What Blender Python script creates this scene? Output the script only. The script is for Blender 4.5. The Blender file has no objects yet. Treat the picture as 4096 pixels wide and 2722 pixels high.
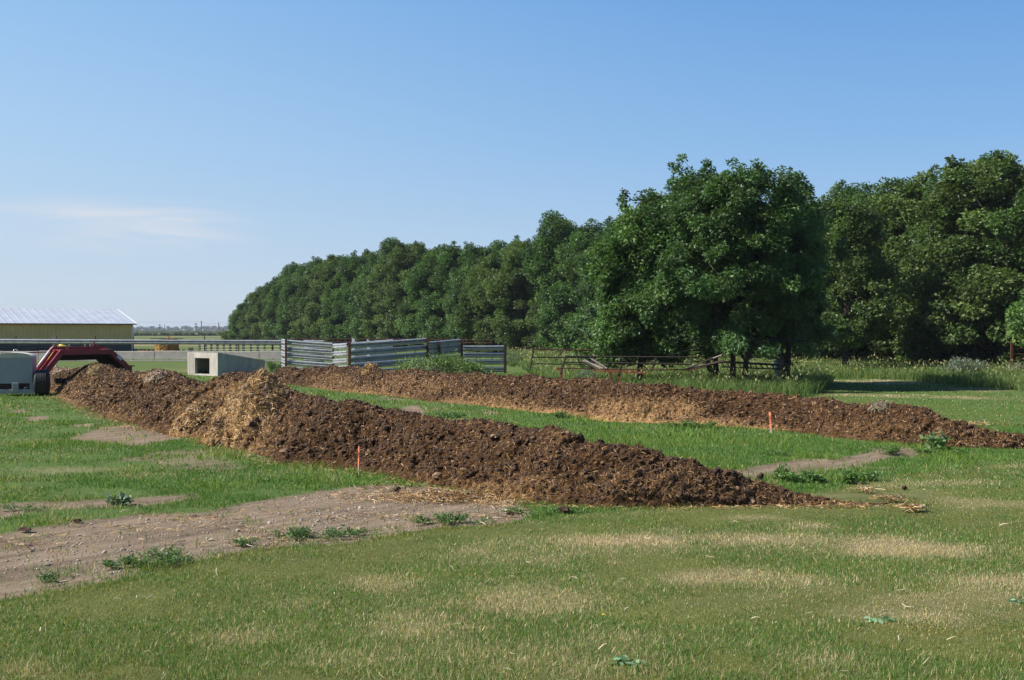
import bpy, bmesh, math, random
import numpy as np
from mathutils import Vector, Matrix, Euler

random.seed(7)
R = np.random.default_rng(11)
SC = bpy.context.scene
COL = SC.collection

# ------------------------------------------------------------------ camera
F, CX, CY, HZ, CAMH = 4200.0, 2048.0, 1361.0, 1320.0, 2.6
PITCH = math.atan((CY - HZ) / F)
cam = bpy.data.cameras.new('camera')
cam.sensor_width = 36.0
cam.lens = 36.0 * F / 4096.0
cam.clip_start, cam.clip_end = 0.1, 12000
camo = bpy.data.objects.new('camera', cam)
COL.objects.link(camo)
camo.location = (0, 0, CAMH)
camo.rotation_euler = (math.pi / 2 - PITCH, 0, 0)
SC.camera = camo

# ------------------------------------------------------------------ sky and sun
SUN_FROM = Vector((-1.0, -0.20, 0)).normalized()
SUN_EL = math.radians(41)
sund = Vector((SUN_FROM.x * math.cos(SUN_EL), SUN_FROM.y * math.cos(SUN_EL), math.sin(SUN_EL)))
w = bpy.data.worlds.new('World')
SC.world = w
w.use_nodes = True
nt = w.node_tree
bg = nt.nodes['Background']
sky = nt.nodes.new('ShaderNodeTexSky')
sky.sky_type = 'NISHITA'
sky.sun_disc = False
sky.sun_elevation = SUN_EL
sky.sun_rotation = math.atan2(sund.x, sund.y)
sky.altitude = 300
sky.air_density = 1.0
sky.dust_density = 0.4
sky.ozone_density = 3.0
bg.inputs['Strength'].default_value = 0.125
# faint cirrus low on one side of the sky
tc = nt.nodes.new('ShaderNodeTexCoord')
mp = nt.nodes.new('ShaderNodeMapping'); mp.inputs['Scale'].default_value = (5.0, 5.0, 42.0)
mp.inputs['Rotation'].default_value = (0.05, 0.09, 0)
nz = nt.nodes.new('ShaderNodeTexNoise'); nz.inputs['Scale'].default_value = 1.0
nz.inputs['Detail'].default_value = 7; nz.inputs['Roughness'].default_value = 0.62
nz.inputs['Distortion'].default_value = 0.6
cr = nt.nodes.new('ShaderNodeValToRGB')
cr.color_ramp.elements[0].position = 0.36; cr.color_ramp.elements[1].position = 0.70
sx = nt.nodes.new('ShaderNodeSeparateXYZ')
def mrange(src, a, b, c, d):
    m = nt.nodes.new('ShaderNodeMapRange'); m.interpolation_type = 'SMOOTHSTEP'
    m.inputs['From Min'].default_value = a; m.inputs['From Max'].default_value = b
    m.inputs['To Min'].default_value = c; m.inputs['To Max'].default_value = d
    nt.links.new(src, m.inputs['Value']); return m.outputs['Result']
def mulw(a, b):
    m = nt.nodes.new('ShaderNodeMath'); m.operation = 'MULTIPLY'
    nt.links.new(a, m.inputs[0])
    if isinstance(b, float): m.inputs[1].default_value = b
    else: nt.links.new(b, m.inputs[1])
    return m.outputs[0]
nt.links.new(tc.outputs['Generated'], mp.inputs['Vector'])
nt.links.new(mp.outputs['Vector'], nz.inputs['Vector'])
nt.links.new(nz.outputs['Fac'], cr.inputs['Fac'])
nt.links.new(tc.outputs['Generated'], sx.inputs['Vector'])
k = mulw(cr.outputs['Color'], mrange(sx.outputs['X'], -0.46, -0.37, 0.25, 1))
k = mulw(k, mrange(sx.outputs['X'], -0.31, -0.21, 1.0, 0.0))
k = mulw(k, mrange(sx.outputs['Z'], 0.06, 0.085, 0.0, 1.0))
k = mulw(k, mrange(sx.outputs['Z'], 0.098, 0.122, 1.0, 0.0))
k = mulw(k, 0.8)
mx = nt.nodes.new('ShaderNodeMix'); mx.data_type = 'RGBA'
nt.links.new(k, mx.inputs['Factor'])
# tint the model sky towards the clear, paler-to-the-sunward-side blue of the day
def s2l(c): return [((v / 255) / 12.92 if v / 255 <= .04045 else ((v / 255 + .055) / 1.055) ** 2.4) for v in c]
def zramp(stops):
    r = nt.nodes.new('ShaderNodeValToRGB'); el = r.color_ramp.elements
    while len(el) < len(stops): el.new(0.5)
    for e, (p, c) in zip(el, stops): e.position = p; e.color = (*s2l(c), 1)
    nt.links.new(sx.outputs['Z'], r.inputs['Fac']); return r.outputs['Color']
rl = zramp([(0.0, (196, 208, 222)), (.03, (196, 211, 228)), (.16, (176, 209, 238)), (.30, (150, 195, 240)), (.55, (95, 145, 212)), (1.0, (48, 92, 170))])
rr = zramp([(0.0, (180, 200, 222)), (.03, (178, 202, 228)), (.17, (130, 178, 227)), (.30, (100, 157, 220)), (.55, (66, 116, 192)), (1.0, (42, 84, 160))])
ml = nt.nodes.new('ShaderNodeMix'); ml.data_type = 'RGBA'
nt.links.new(mrange(sx.outputs['X'], -.72, .50, 0, 1), ml.inputs['Factor']); nt.links.new(rl, ml.inputs['A']); nt.links.new(rr, ml.inputs['B'])
sc_ = nt.nodes.new('ShaderNodeVectorMath'); sc_.operation = 'SCALE'; sc_.inputs['Scale'].default_value = 1 / (0.125 * 2 ** 0.6)
nt.links.new(ml.outputs['Result'], sc_.inputs[0])
mt_ = nt.nodes.new('ShaderNodeMix'); mt_.data_type = 'RGBA'; mt_.inputs['Factor'].default_value = 0.9
nt.links.new(sky.outputs['Color'], mt_.inputs['A']); nt.links.new(sc_.outputs[0], mt_.inputs['B'])
back = nt.nodes.new('ShaderNodeVectorMath'); back.operation = 'SCALE'        # sky behind the camera dimmed to weaken the fill light
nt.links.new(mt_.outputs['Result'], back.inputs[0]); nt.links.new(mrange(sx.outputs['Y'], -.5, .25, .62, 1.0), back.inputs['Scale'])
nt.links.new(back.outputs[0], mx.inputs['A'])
mx.inputs['B'].default_value = (4.3, 4.2, 4.3, 1)
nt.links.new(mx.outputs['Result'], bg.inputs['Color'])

sl = bpy.data.lights.new('sun', 'SUN')
sl.energy = 5.0; sl.angle = math.radians(0.53); sl.color = (1.0, 0.95, 0.87)
slo = bpy.data.objects.new('sun', sl); COL.objects.link(slo)
slo.rotation_euler = (-sund).to_track_quat('-Z', 'Y').to_euler()
slo.location = (-30, -5, 40)

SC.view_settings.view_transform = 'Standard'
SC.view_settings.look = 'None'
SC.view_settings.exposure = 0.6
SC.view_settings.gamma = 1.0
SC.view_settings.use_curve_mapping = False
SC.render.engine = 'CYCLES'
SC.cycles.max_bounces = 5
SC.cycles.diffuse_bounces = 3
SC.cycles.glossy_bounces = 3
SC.cycles.transmission_bounces = 3
SC.cycles.volume_bounces = 0
SC.cycles.caustics_reflective = False
SC.cycles.caustics_refractive = False

# ------------------------------------------------------------------ helpers
cp, sp = math.cos(PITCH), math.sin(PITCH)
def ray(px, py):
    a, b = (px - CX) / F, -(py - CY) / F
    return np.array([a, cp + b * sp, -sp + b * cp])
def G(px, py, z=0.0):                     # pixel of the photograph -> point on the level z
    d = ray(px, py); t = (z - CAMH) / d[2]
    return np.array([d[0] * t, d[1] * t, z])
def D(px, py, y):                         # pixel -> point at the distance y
    d = ray(px, py); t = y / d[1]
    return np.array([d[0] * t, y, CAMH + d[2] * t])
def proj(P):
    P = np.asarray(P, float); q = P - np.array([0, 0, CAMH])
    fw = q[..., 1] * cp - q[..., 2] * sp
    up = q[..., 1] * sp + q[..., 2] * cp
    return CX + F * q[..., 0] / fw, CY - F * up / fw

def _h2(ix, iy, s):
    n = (ix.astype(np.int64) * 374761393 + iy.astype(np.int64) * 668265263 + s * 1274126177) & 0x7fffffff
    n = ((n ^ (n >> 13)) * 1274126177) & 0x7fffffff
    n = n ^ (n >> 16)
    return (n & 0xffff) / 65535.0
def vn(x, y, s=0):
    x = np.asarray(x, float); y = np.asarray(y, float)
    ix, iy = np.floor(x), np.floor(y)
    fx, fy = x - ix, y - iy
    fx = fx * fx * (3 - 2 * fx); fy = fy * fy * (3 - 2 * fy)
    a = _h2(ix, iy, s); b = _h2(ix + 1, iy, s); c = _h2(ix, iy + 1, s); d = _h2(ix + 1, iy + 1, s)
    return (a * (1 - fx) + b * fx) * (1 - fy) + (c * (1 - fx) + d * fx) * fy
def fbm(x, y, s=0, o=4, g=0.5):
    t = 0; a = 1; n = 0
    for i in range(o):
        t = t + a * vn(x * 2 ** i + 17.3 * i, y * 2 ** i - 9.1 * i, s + i); n += a; a *= g
    return t / n
def worley(x, y, s=0):
    x = np.asarray(x, float); y = np.asarray(y, float)
    ix, iy = np.floor(x), np.floor(y); best = np.full(x.shape, 9.0); cid = np.zeros(x.shape)
    for i in (-1, 0, 1):
        for j in (-1, 0, 1):
            cx_, cy_ = ix + i, iy + j
            px, py = cx_ + _h2(cx_, cy_, s), cy_ + _h2(cx_, cy_, s + 5)
            d = np.hypot(px - x, py - y); m = d < best
            best = np.where(m, d, best); cid = np.where(m, _h2(cx_, cy_, s + 9), cid)
    return best, cid
def sstep(a, b, x):
    t = np.clip((x - a) / (b - a), 0, 1); return t * t * (3 - 2 * t)

def wloc(o):
    v = Vector((0, 0, 0))
    while o is not None:
        v += o.location; o = o.parent
    return v
def tag(o, label=None, cat=None, group=None, kind=None):
    if label: o['label'] = label
    if cat: o['category'] = cat
    if group: o['group'] = group
    if kind: o['kind'] = kind
    return o
def thing(name, label, cat, loc=(0, 0, 0), group=None):
    o = bpy.data.objects.new(name, None); COL.objects.link(o)
    o.location = [float(a) for a in loc]; o.empty_display_size = 0.2
    return tag(o, label, cat, group)
def link(name, me, mat, parent=None):
    o = bpy.data.objects.new(name, me); COL.objects.link(o)
    if mat: me.materials.append(mat)
    if parent: o.parent = parent
    return o
def mesh_np(name, V, FA, mat, parent=None, col=None, smooth=False, origin=None, attr='Col'):
    V = np.asarray(V, np.float32).reshape(-1, 3)
    o0 = np.array(wloc(parent)) if parent else (np.array(origin, float) if origin is not None else np.zeros(3))
    V = (V - o0).astype(np.float32)
    FA = np.asarray(FA, np.int32); n, k = FA.shape
    me = bpy.data.meshes.new(name)
    me.vertices.add(len(V)); me.vertices.foreach_set('co', V.ravel())
    me.loops.add(n * k); me.loops.foreach_set('vertex_index', FA.ravel())
    me.polygons.add(n)
    me.polygons.foreach_set('loop_start', np.arange(0, n * k, k, dtype=np.int32))
    me.polygons.foreach_set('loop_total', np.full(n, k, np.int32))
    me.polygons.foreach_set('use_smooth', np.full(n, bool(smooth)))
    me.update(calc_edges=True)
    if col is not None:
        a = me.color_attributes.new(attr, 'FLOAT_COLOR', 'POINT')
        c = np.ones((len(V), 4), np.float32); col = np.asarray(col, np.float32)
        c[:, :col.shape[1]] = col
        a.data.foreach_set('color', c.ravel())
    o = link(name, me, mat, parent)
    if parent is None and origin is not None: o.location = [float(a) for a in origin]
    return o

class MB:
    """collects boxes, tubes and prisms and links them as one mesh"""
    def __init__(s): s.v = []; s.f = []
    def add(s, v, f):
        n = len(s.v); s.v += [tuple(map(float, p)) for p in v]; s.f += [tuple(i + n for i in q) for q in f]; return s
    def box(s, c, size, ax=None):
        ax = np.eye(3) if ax is None else np.asarray(ax, float)
        c = np.asarray(c, float); h = np.asarray(size, float) / 2
        v = [c + ax[0] * h[0] * i + ax[1] * h[1] * j + ax[2] * h[2] * k for k in (-1, 1) for j in (-1, 1) for i in (-1, 1)]
        return s.add(v, [(0, 2, 3, 1), (4, 5, 7, 6), (0, 1, 5, 4), (2, 6, 7, 3), (0, 4, 6, 2), (1, 3, 7, 5)])
    def beam(s, p, q, wd, ht, up=(0, 0, 1)):
        p = np.asarray(p, float); q = np.asarray(q, float); d = q - p; L = np.linalg.norm(d); d = d / L
        u = np.asarray(up, float); sd = np.cross(d, u); sd /= np.linalg.norm(sd); u = np.cross(sd, d)
        return s.box((p + q) / 2, (L, wd, ht), (d, sd, u))
    def tube(s, pts, rad, n=7, cap=True):
        pts = [np.asarray(p, float) for p in pts]
        rad = [rad] * len(pts) if np.isscalar(rad) else rad
        v = []; ref = None
        for i, p in enumerate(pts):
            d = pts[min(i + 1, len(pts) - 1)] - pts[max(i - 1, 0)]; d = d / (np.linalg.norm(d) + 1e-9)
            if ref is None: ref = np.array([1, 0, 0]) if abs(d[2]) > 0.8 else np.array([0, 0, 1.0])
            a = np.cross(d, ref); a /= np.linalg.norm(a) + 1e-9; b = np.cross(a, d)
            for k in range(n):
                t = 2 * math.pi * k / n
                v.append(p + rad[i] * (a * math.cos(t) + b * math.sin(t)))
        f = []
        for i in range(len(pts) - 1):
            for k in range(n):
                f.append((i * n + k, i * n + (k + 1) % n, (i + 1) * n + (k + 1) % n, (i + 1) * n + k))
        if cap: f += [tuple(range(n))[::-1], tuple(range((len(pts) - 1) * n, len(pts) * n))]
        return s.add(v, f)
    def prism(s, poly, ext):
        poly = [np.asarray(p, float) for p in poly]; e = np.asarray(ext, float); n = len(poly)
        v = poly + [p + e for p in poly]
        f = [tuple(range(n))[::-1], tuple(range(n, 2 * n))] + [(i, (i + 1) % n, n + (i + 1) % n, n + i) for i in range(n)]
        return s.add(v, f)
    def build(s, name, mat, parent=None, smooth=False, bevel=0.0, origin=None):
        o0 = np.array(wloc(parent)) if parent else (np.array(origin, float) if origin is not None else np.zeros(3))
        me = bpy.data.meshes.new(name)
        me.from_pydata([tuple(np.array(p) - o0) for p in s.v], [], s.f)
        bm = bmesh.new(); bm.from_mesh(me); bmesh.ops.recalc_face_normals(bm, faces=bm.faces); bm.to_mesh(me); bm.free()
        if smooth: me.polygons.foreach_set('use_smooth', [True] * len(me.polygons))
        o = link(name, me, mat, parent)
        if parent is None and origin is not None: o.location = [float(a) for a in origin]
        if bevel > 0:
            m = o.modifiers.new('bevel', 'BEVEL'); m.width = bevel; m.segments = 2; m.limit_method = 'ANGLE'
        return o

def copy_tree(o, parent=None):
    c = o.copy(); COL.objects.link(c)
    if parent: c.parent = parent
    for ch in list(o.children): copy_tree(ch, c)
    return c

# ------------------------------------------------------------------ materials
def newmat(name):
    m = bpy.data.materials.new(name); m.use_nodes = True
    return m, m.node_tree, m.node_tree.nodes['Principled BSDF']
def simple(name, c, rough=0.7, metal=0.0, var=0.25, scale=6.0, bump=0.0, c2=None, stretch=(1, 1, 1), bscale=None, spec=0.5, lo=0.35, hi=0.65):
    m, t, b = newmat(name)
    b.inputs['Roughness'].default_value = rough; b.inputs['Metallic'].default_value = metal
    b.inputs['Specular IOR Level'].default_value = spec
    tc_ = t.nodes.new('ShaderNodeTexCoord'); mp_ = t.nodes.new('ShaderNodeMapping')
    mp_.inputs['Scale'].default_value = stretch
    t.links.new(tc_.outputs['Object'], mp_.inputs['Vector'])
    n = t.nodes.new('ShaderNodeTexNoise'); n.inputs['Scale'].default_value = scale
    n.inputs['Detail'].default_value = 8; n.inputs['Roughness'].default_value = 0.65
    t.links.new(mp_.outputs['Vector'], n.inputs['Vector'])
    r = t.nodes.new('ShaderNodeValToRGB')
    r.color_ramp.elements[0].position = lo; r.color_ramp.elements[1].position = hi
    if c2 is None: c2 = tuple(x * (1 - var) for x in c)
    r.color_ramp.elements[0].color = (*c2, 1); r.color_ramp.elements[1].color = (*c, 1)
    t.links.new(n.outputs['Fac'], r.inputs['Fac']); t.links.new(r.outputs['Color'], b.inputs['Base Color'])
    if bump > 0:
        n2 = t.nodes.new('ShaderNodeTexNoise'); n2.inputs['Scale'].default_value = bscale or scale * 4
        n2.inputs['Detail'].default_value = 5
        t.links.new(mp_.outputs['Vector'], n2.inputs['Vector'])
        bp = t.nodes.new('ShaderNodeBump'); bp.inputs['Strength'].default_value = bump; bp.inputs['Distance'].default_value = 0.02
        t.links.new(n2.outputs['Fac'], bp.inputs['Height']); t.links.new(bp.outputs['Normal'], b.inputs['Normal'])
    return m
def leafmat(name, trans=0.25, rough=0.45, spec=0.35):
    m, t, b = newmat(name)
    a = t.nodes.new('ShaderNodeAttribute'); a.attribute_name = 'Col'
    b.inputs['Roughness'].default_value = rough; b.inputs['Specular IOR Level'].default_value = spec
    t.links.new(a.outputs['Color'], b.inputs['Base Color'])
    tr = t.nodes.new('ShaderNodeBsdfTranslucent')
    hs = t.nodes.new('ShaderNodeMix'); hs.data_type = 'RGBA'; hs.blend_type = 'MULTIPLY'; hs.inputs['Factor'].default_value = 1
    t.links.new(a.outputs['Color'], hs.inputs['A']); hs.inputs['B'].default_value = (1.3, 1.35, 0.6, 1)
    t.links.new(hs.outputs['Result'], tr.inputs['Color'])
    ms = t.nodes.new('ShaderNodeMixShader'); ms.inputs['Fac'].default_value = trans
    t.links.new(b.outputs['BSDF'], ms.inputs[1]); t.links.new(tr.outputs['BSDF'], ms.inputs[2])
    t.links.new(ms.outputs['Shader'], t.nodes['Material Output'].inputs['Surface'])
    return m
M = {}
M['leaf'] = leafmat('ash_leaf', 0.30, 0.45, 0.36)
M['grass'] = leafmat('grass_blade', 0.3, 0.55, 0.25)
M['straw'] = leafmat('straw_strand', 0.08, 0.55, 0.3)
M['bark'] = simple('bark', (0.075, 0.06, 0.048), 0.95, 0, 0.5, 9, 0.8, stretch=(1, 1, 0.25))
M['twig'] = simple('dead_twig', (0.20, 0.16, 0.13), 0.95, 0, 0.5, 5)
M['concrete'] = simple('board_marked_concrete', (0.53, 0.485, 0.43), 0.9, 0, 0.3, 3.5, 0.35, stretch=(1, 1, 0.35), bscale=30)
M['bunk'] = simple('bunk_concrete', (0.42, 0.39, 0.345), 0.9, 0, 0.25, 2.0, 0.2, bscale=25)
M['galv'] = simple('galvanised_steel', (0.50, 0.51, 0.52), 0.34, 0.45, 0.3, 3.0, 0.03, c2=(0.32, 0.33, 0.35))
M['rust'] = simple('rusty_steel', (0.115, 0.045, 0.026), 0.85, 0.2, 0.5, 14, 0.3)
M['darkrust'] = simple('dark_old_steel', (0.06, 0.042, 0.036), 0.8, 0.3, 0.5, 14, 0.3)
M['red'] = simple('red_paint', (0.27, 0.022, 0.03), 0.42, 0, 0.35, 5, 0.05)
M['reddark'] = simple('dark_hood_steel', (0.045, 0.03, 0.028), 0.8, 0.1, 0.5, 6)  # near-black base of the hood and rotor inside the arch
M['chrome'] = simple('bare_steel_rod', (0.85, 0.85, 0.85), 0.22, 1.0, 0.1, 4)
M['tank'] = simple('grey_tank_paint', (0.33, 0.355, 0.385), 0.55, 0, 0.14, 2.5, 0.04)
M['tanktop'] = simple('pale_tank_lid', (0.62, 0.58, 0.48), 0.6, 0, 0.25, 4)
M['rubber'] = simple('tyre_rubber', (0.018, 0.018, 0.02), 0.75, 0, 0.4, 12, 0.2)
M['white'] = simple('white_paint', (0.78, 0.78, 0.76), 0.55, 0, 0.12, 5)
M['label'] = simple('white_decal', (0.72, 0.73, 0.75), 0.5, 0, 0.12, 14)
M['yellow'] = simple('yellow_plastic', (0.62, 0.48, 0.05), 0.5, 0, 0.2, 8)
M['yellowdecal'] = simple('yellow_decal', (0.7, 0.42, 0.04), 0.5, 0, 0.2, 8)
M['plank'] = simple('weathered_plank', (0.10, 0.105, 0.095), 0.9, 0, 0.5, 4, 0.4, stretch=(0.15, 0.15, 4))
M['wood'] = simple('grey_wood', (0.34, 0.29, 0.24), 0.9, 0, 0.45, 6, 0.4, stretch=(1, 1, 0.2))
M['postwood'] = simple('old_post_wood', (0.16, 0.145, 0.125), 0.95, 0, 0.5, 6, 0.5, stretch=(1, 1, 0.2))
M['wire'] = simple('fence_wire', (0.42, 0.40, 0.37), 0.5, 0.6, 0.2, 5)
M['orange'] = simple('orange_implement_paint', (0.30, 0.085, 0.035), 0.7, 0, 0.45, 7)
M['stake'] = simple('orange_stake_paint', (0.95, 0.27, 0.13), 0.6, 0, 0.15, 25, stretch=(1, 1, 0.15))
M['lath'] = simple('bare_lath_wood', (0.45, 0.37, 0.30), 0.85, 0, 0.3, 25, stretch=(1, 1, 0.1))
M['ink'] = simple('black_marker', (0.03, 0.02, 0.03), 0.7)
M['hay'] = simple('hay', (0.46, 0.27, 0.07), 0.95, 0, 0.55, 9, 0.8, stretch=(1, 1, 2.5))
M['stone'] = simple('gravel_stone', (0.52, 0.44, 0.36), 0.9, 0, 0.5, 11)
M['clod'] = simple('manure_clod', (0.095, 0.050, 0.025), 0.97, 0, 0.65, 18, 0.9, bscale=60)
M['paleclod'] = simple('pale_dry_lump', (0.36, 0.235, 0.135), 0.97, 0, 0.55, 22, 0.9, bscale=60)
M['soil'] = simple('mound_soil', (0.20, 0.16, 0.12), 0.95, 0, 0.4, 5, 0.5)
M['petal'] = simple('yellow_petal', (0.85, 0.62, 0.03), 0.6, 0, 0.1, 20)
M['poleutil'] = simple('utility_pole_wood', (0.16, 0.13, 0.11), 0.9, 0, 0.3, 2)
M['fartree'] = simple('far_foliage', (0.05, 0.075, 0.03), 0.9, 0, 0.5, 0.08)
M['berm'] = simple('berm_grass', (0.07, 0.085, 0.035), 0.95, 0, 0.55, 0.35, 0.4, c2=(0.032, 0.034, 0.022), lo=0.3, hi=0.7)

def metal_siding(name, c, pitch, axis_vec, rough, metal, depth=0.6):
    """ribbed sheet: thin shadow-catching ribs by bump along a world direction"""
    m, t, b = newmat(name)
    tc_ = t.nodes.new('ShaderNodeTexCoord')
    dp = t.nodes.new('ShaderNodeVectorMath'); dp.operation = 'DOT_PRODUCT'; dp.inputs[1].default_value = axis_vec
    t.links.new(tc_.outputs['Object'], dp.inputs[0])
    ml = t.nodes.new('ShaderNodeMath'); ml.operation = 'MULTIPLY'; ml.inputs[1].default_value = 1 / pitch
    fr = t.nodes.new('ShaderNodeMath'); fr.operation = 'PINGPONG'; fr.inputs[1].default_value = 0.5
    t.links.new(dp.outputs['Value'], ml.inputs[0]); t.links.new(ml.outputs[0], fr.inputs[0])
    rp = t.nodes.new('ShaderNodeValToRGB'); rp.color_ramp.elements[0].position = 0.0; rp.color_ramp.elements[1].position = 0.22
    rp.color_ramp.elements[0].color = (1, 1, 1, 1); rp.color_ramp.elements[1].color = (0, 0, 0, 1)
    t.links.new(fr.outputs[0], rp.inputs['Fac'])
    bp = t.nodes.new('ShaderNodeBump'); bp.inputs['Strength'].default_value = depth; bp.inputs['Distance'].default_value = 0.08
    t.links.new(rp.outputs['Color'], bp.inputs['Height']); t.links.new(bp.outputs['Normal'], b.inputs['Normal'])
    n = t.nodes.new('ShaderNodeTexNoise'); n.inputs['Scale'].default_value = 0.7; n.inputs['Detail'].default_value = 6
    t.links.new(tc_.outputs['Object'], n.inputs['Vector'])
    r = t.nodes.new('ShaderNodeValToRGB'); r.color_ramp.elements[0].color = (*[x * .86 for x in c], 1); r.color_ramp.elements[1].color = (*c, 1)
    r.color_ramp.elements[0].position = .35; r.color_ramp.elements[1].position = .65
    t.links.new(n.outputs['Fac'], r.inputs['Fac']); t.links.new(r.outputs['Color'], b.inputs['Base Color'])
    b.inputs['Roughness'].default_value = rough; b.inputs['Metallic'].default_value = metal
    return m

def pile_mat():
    m, t, b = newmat('compost')
    L = t.links.new
    b.inputs['Roughness'].default_value = 0.97; b.inputs['Specular IOR Level'].default_value = 0.15
    at = t.nodes.new('ShaderNodeAttribute'); at.attribute_name = 'Col'
    tc_ = t.nodes.new('ShaderNodeTexCoord')
    def noise(sc, det, rough=0.7, st=(1, 1, 1), rot=(0, 0, 0)):
        mp_ = t.nodes.new('ShaderNodeMapping'); mp_.inputs['Scale'].default_value = st; mp_.inputs['Rotation'].default_value = rot
        L(tc_.outputs['Object'], mp_.inputs['Vector'])
        n = t.nodes.new('ShaderNodeTexNoise'); n.inputs['Scale'].default_value = sc; n.inputs['Detail'].default_value = det
        n.inputs['Roughness'].default_value = rough; L(mp_.outputs['Vector'], n.inputs['Vector']); return n
    f1 = noise(16, 6); f2 = noise(30, 4, 0.8, (1, 0.22, 0.5), (0.3, 0.2, 0.7)); f3 = noise(30, 4, 0.8, (0.25, 1, 0.5), (0.5, 0.1, 0.2))
    mxn = t.nodes.new('ShaderNodeMath'); mxn.operation = 'MAXIMUM'; L(f2.outputs['Fac'], mxn.inputs[0]); L(f3.outputs['Fac'], mxn.inputs[1])
    base = t.nodes.new('ShaderNodeValToRGB')
    base.color_ramp.elements[0].position = 0.36; base.color_ramp.elements[0].color = (0.016, 0.008, 0.0038, 1)
    base.color_ramp.elements[1].position = 0.66; base.color_ramp.elements[1].color = (0.112, 0.056, 0.022, 1)
    L(f1.outputs['Fac'], base.inputs['Fac'])
    st = t.nodes.new('ShaderNodeValToRGB')
    st.color_ramp.elements[0].position = 0.3; st.color_ramp.elements[0].color = (0.13, 0.065, 0.024, 1)
    st.color_ramp.elements[1].position = 0.68; st.color_ramp.elements[1].color = (0.62, 0.39, 0.17, 1)
    L(mxn.outputs[0], st.inputs['Fac'])
    # straw share from the painted straw mask, broken up by noise
    ad = t.nodes.new('ShaderNodeMath'); ad.operation = 'ADD'; L(at.outputs['Fac'], ad.inputs[0])
    n4 = noise(9, 5); sub = t.nodes.new('ShaderNodeMath'); sub.operation = 'SUBTRACT'; L(n4.outputs['Fac'], sub.inputs[0]); sub.inputs[1].default_value = 0.55
    m2 = t.nodes.new('ShaderNodeMath'); m2.operation = 'MULTIPLY'; L(sub.outputs[0], m2.inputs[0]); m2.inputs[1].default_value = 1.6
    L(m2.outputs[0], ad.inputs[1])
    cl = t.nodes.new('ShaderNodeClamp'); L(ad.outputs[0], cl.inputs['Value'])
    mx_ = t.nodes.new('ShaderNodeMix'); mx_.data_type = 'RGBA'
    L(cl.outputs['Result'], mx_.inputs['Factor']); L(base.outputs['Color'], mx_.inputs['A']); L(st.outputs['Color'], mx_.inputs['B'])
    L(mx_.outputs['Result'], b.inputs['Base Color'])
    bp = t.nodes.new('ShaderNodeBump'); bp.inputs['Strength'].default_value = 0.9; bp.inputs['Distance'].default_value = 0.035
    L(mxn.outputs[0], bp.inputs['Height']); L(bp.outputs['Normal'], b.inputs['Normal'])
    return m
M['pile'] = pile_mat()

# ------------------------------------------------------------------ ground masks
GX0, GX1, GY0, GY1, GS = -36.0, 27.0, 4.0, 64.0, 0.14
gx = np.arange(GX0, GX1 + 1e-6, GS); gy = np.arange(GY0, GY1 + 1e-6, GS)
def inpoly(X, Y, poly):
    c = np.zeros(X.shape, bool); n = len(poly)
    for i in range(n):
        x1, y1 = poly[i][:2]; x2, y2 = poly[(i + 1) % n][:2]
        if y1 == y2: continue
        m = (y1 > Y) != (y2 > Y)
        c ^= m & (X < (x2 - x1) * (Y - y1) / (y2 - y1) + x1)
    return c
def blur(a, n):
    for _ in range(n):
        p = np.pad(a, 1, mode='edge')
        a = (p[:-2, 1:-1] + p[2:, 1:-1] + p[1:-1, :-2] + p[1:-1, 2:] + 2 * p[1:-1, 1:-1]) / 6
    return a
def wp(pts): return [G(x, y)[:2] for x, y in pts]
TRACK = [(-300, 2190), (0, 2143), (152, 2118), (381, 2086), (572, 2054), (795, 2048), (1017, 2005), (1271, 1970), (1420, 1950), (1508, 1930), (1750, 1930), (2060, 2000), (2140, 2042), (2017, 2085), (1780, 2108), (1570, 2125), (1500, 2143), (1271, 2175), (1017, 2207), (826, 2245), (604, 2283), (381, 2328), (191, 2353), (0, 2385), (-300, 2450)]
LAWN = [(-600, 2520), (0, 2385), (191, 2353), (381, 2328), (604, 2283), (826, 2245), (1017, 2207), (1271, 2178), (1500, 2148), (1780, 2112), (2017, 2090), (2200, 2062), (2600, 2040), (3000, 2015), (3300, 1965), (3636, 1900), (4096, 1845), (4700, 1780), (6500, 2200), (6000, 3600), (-2500, 3600)]
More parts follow.
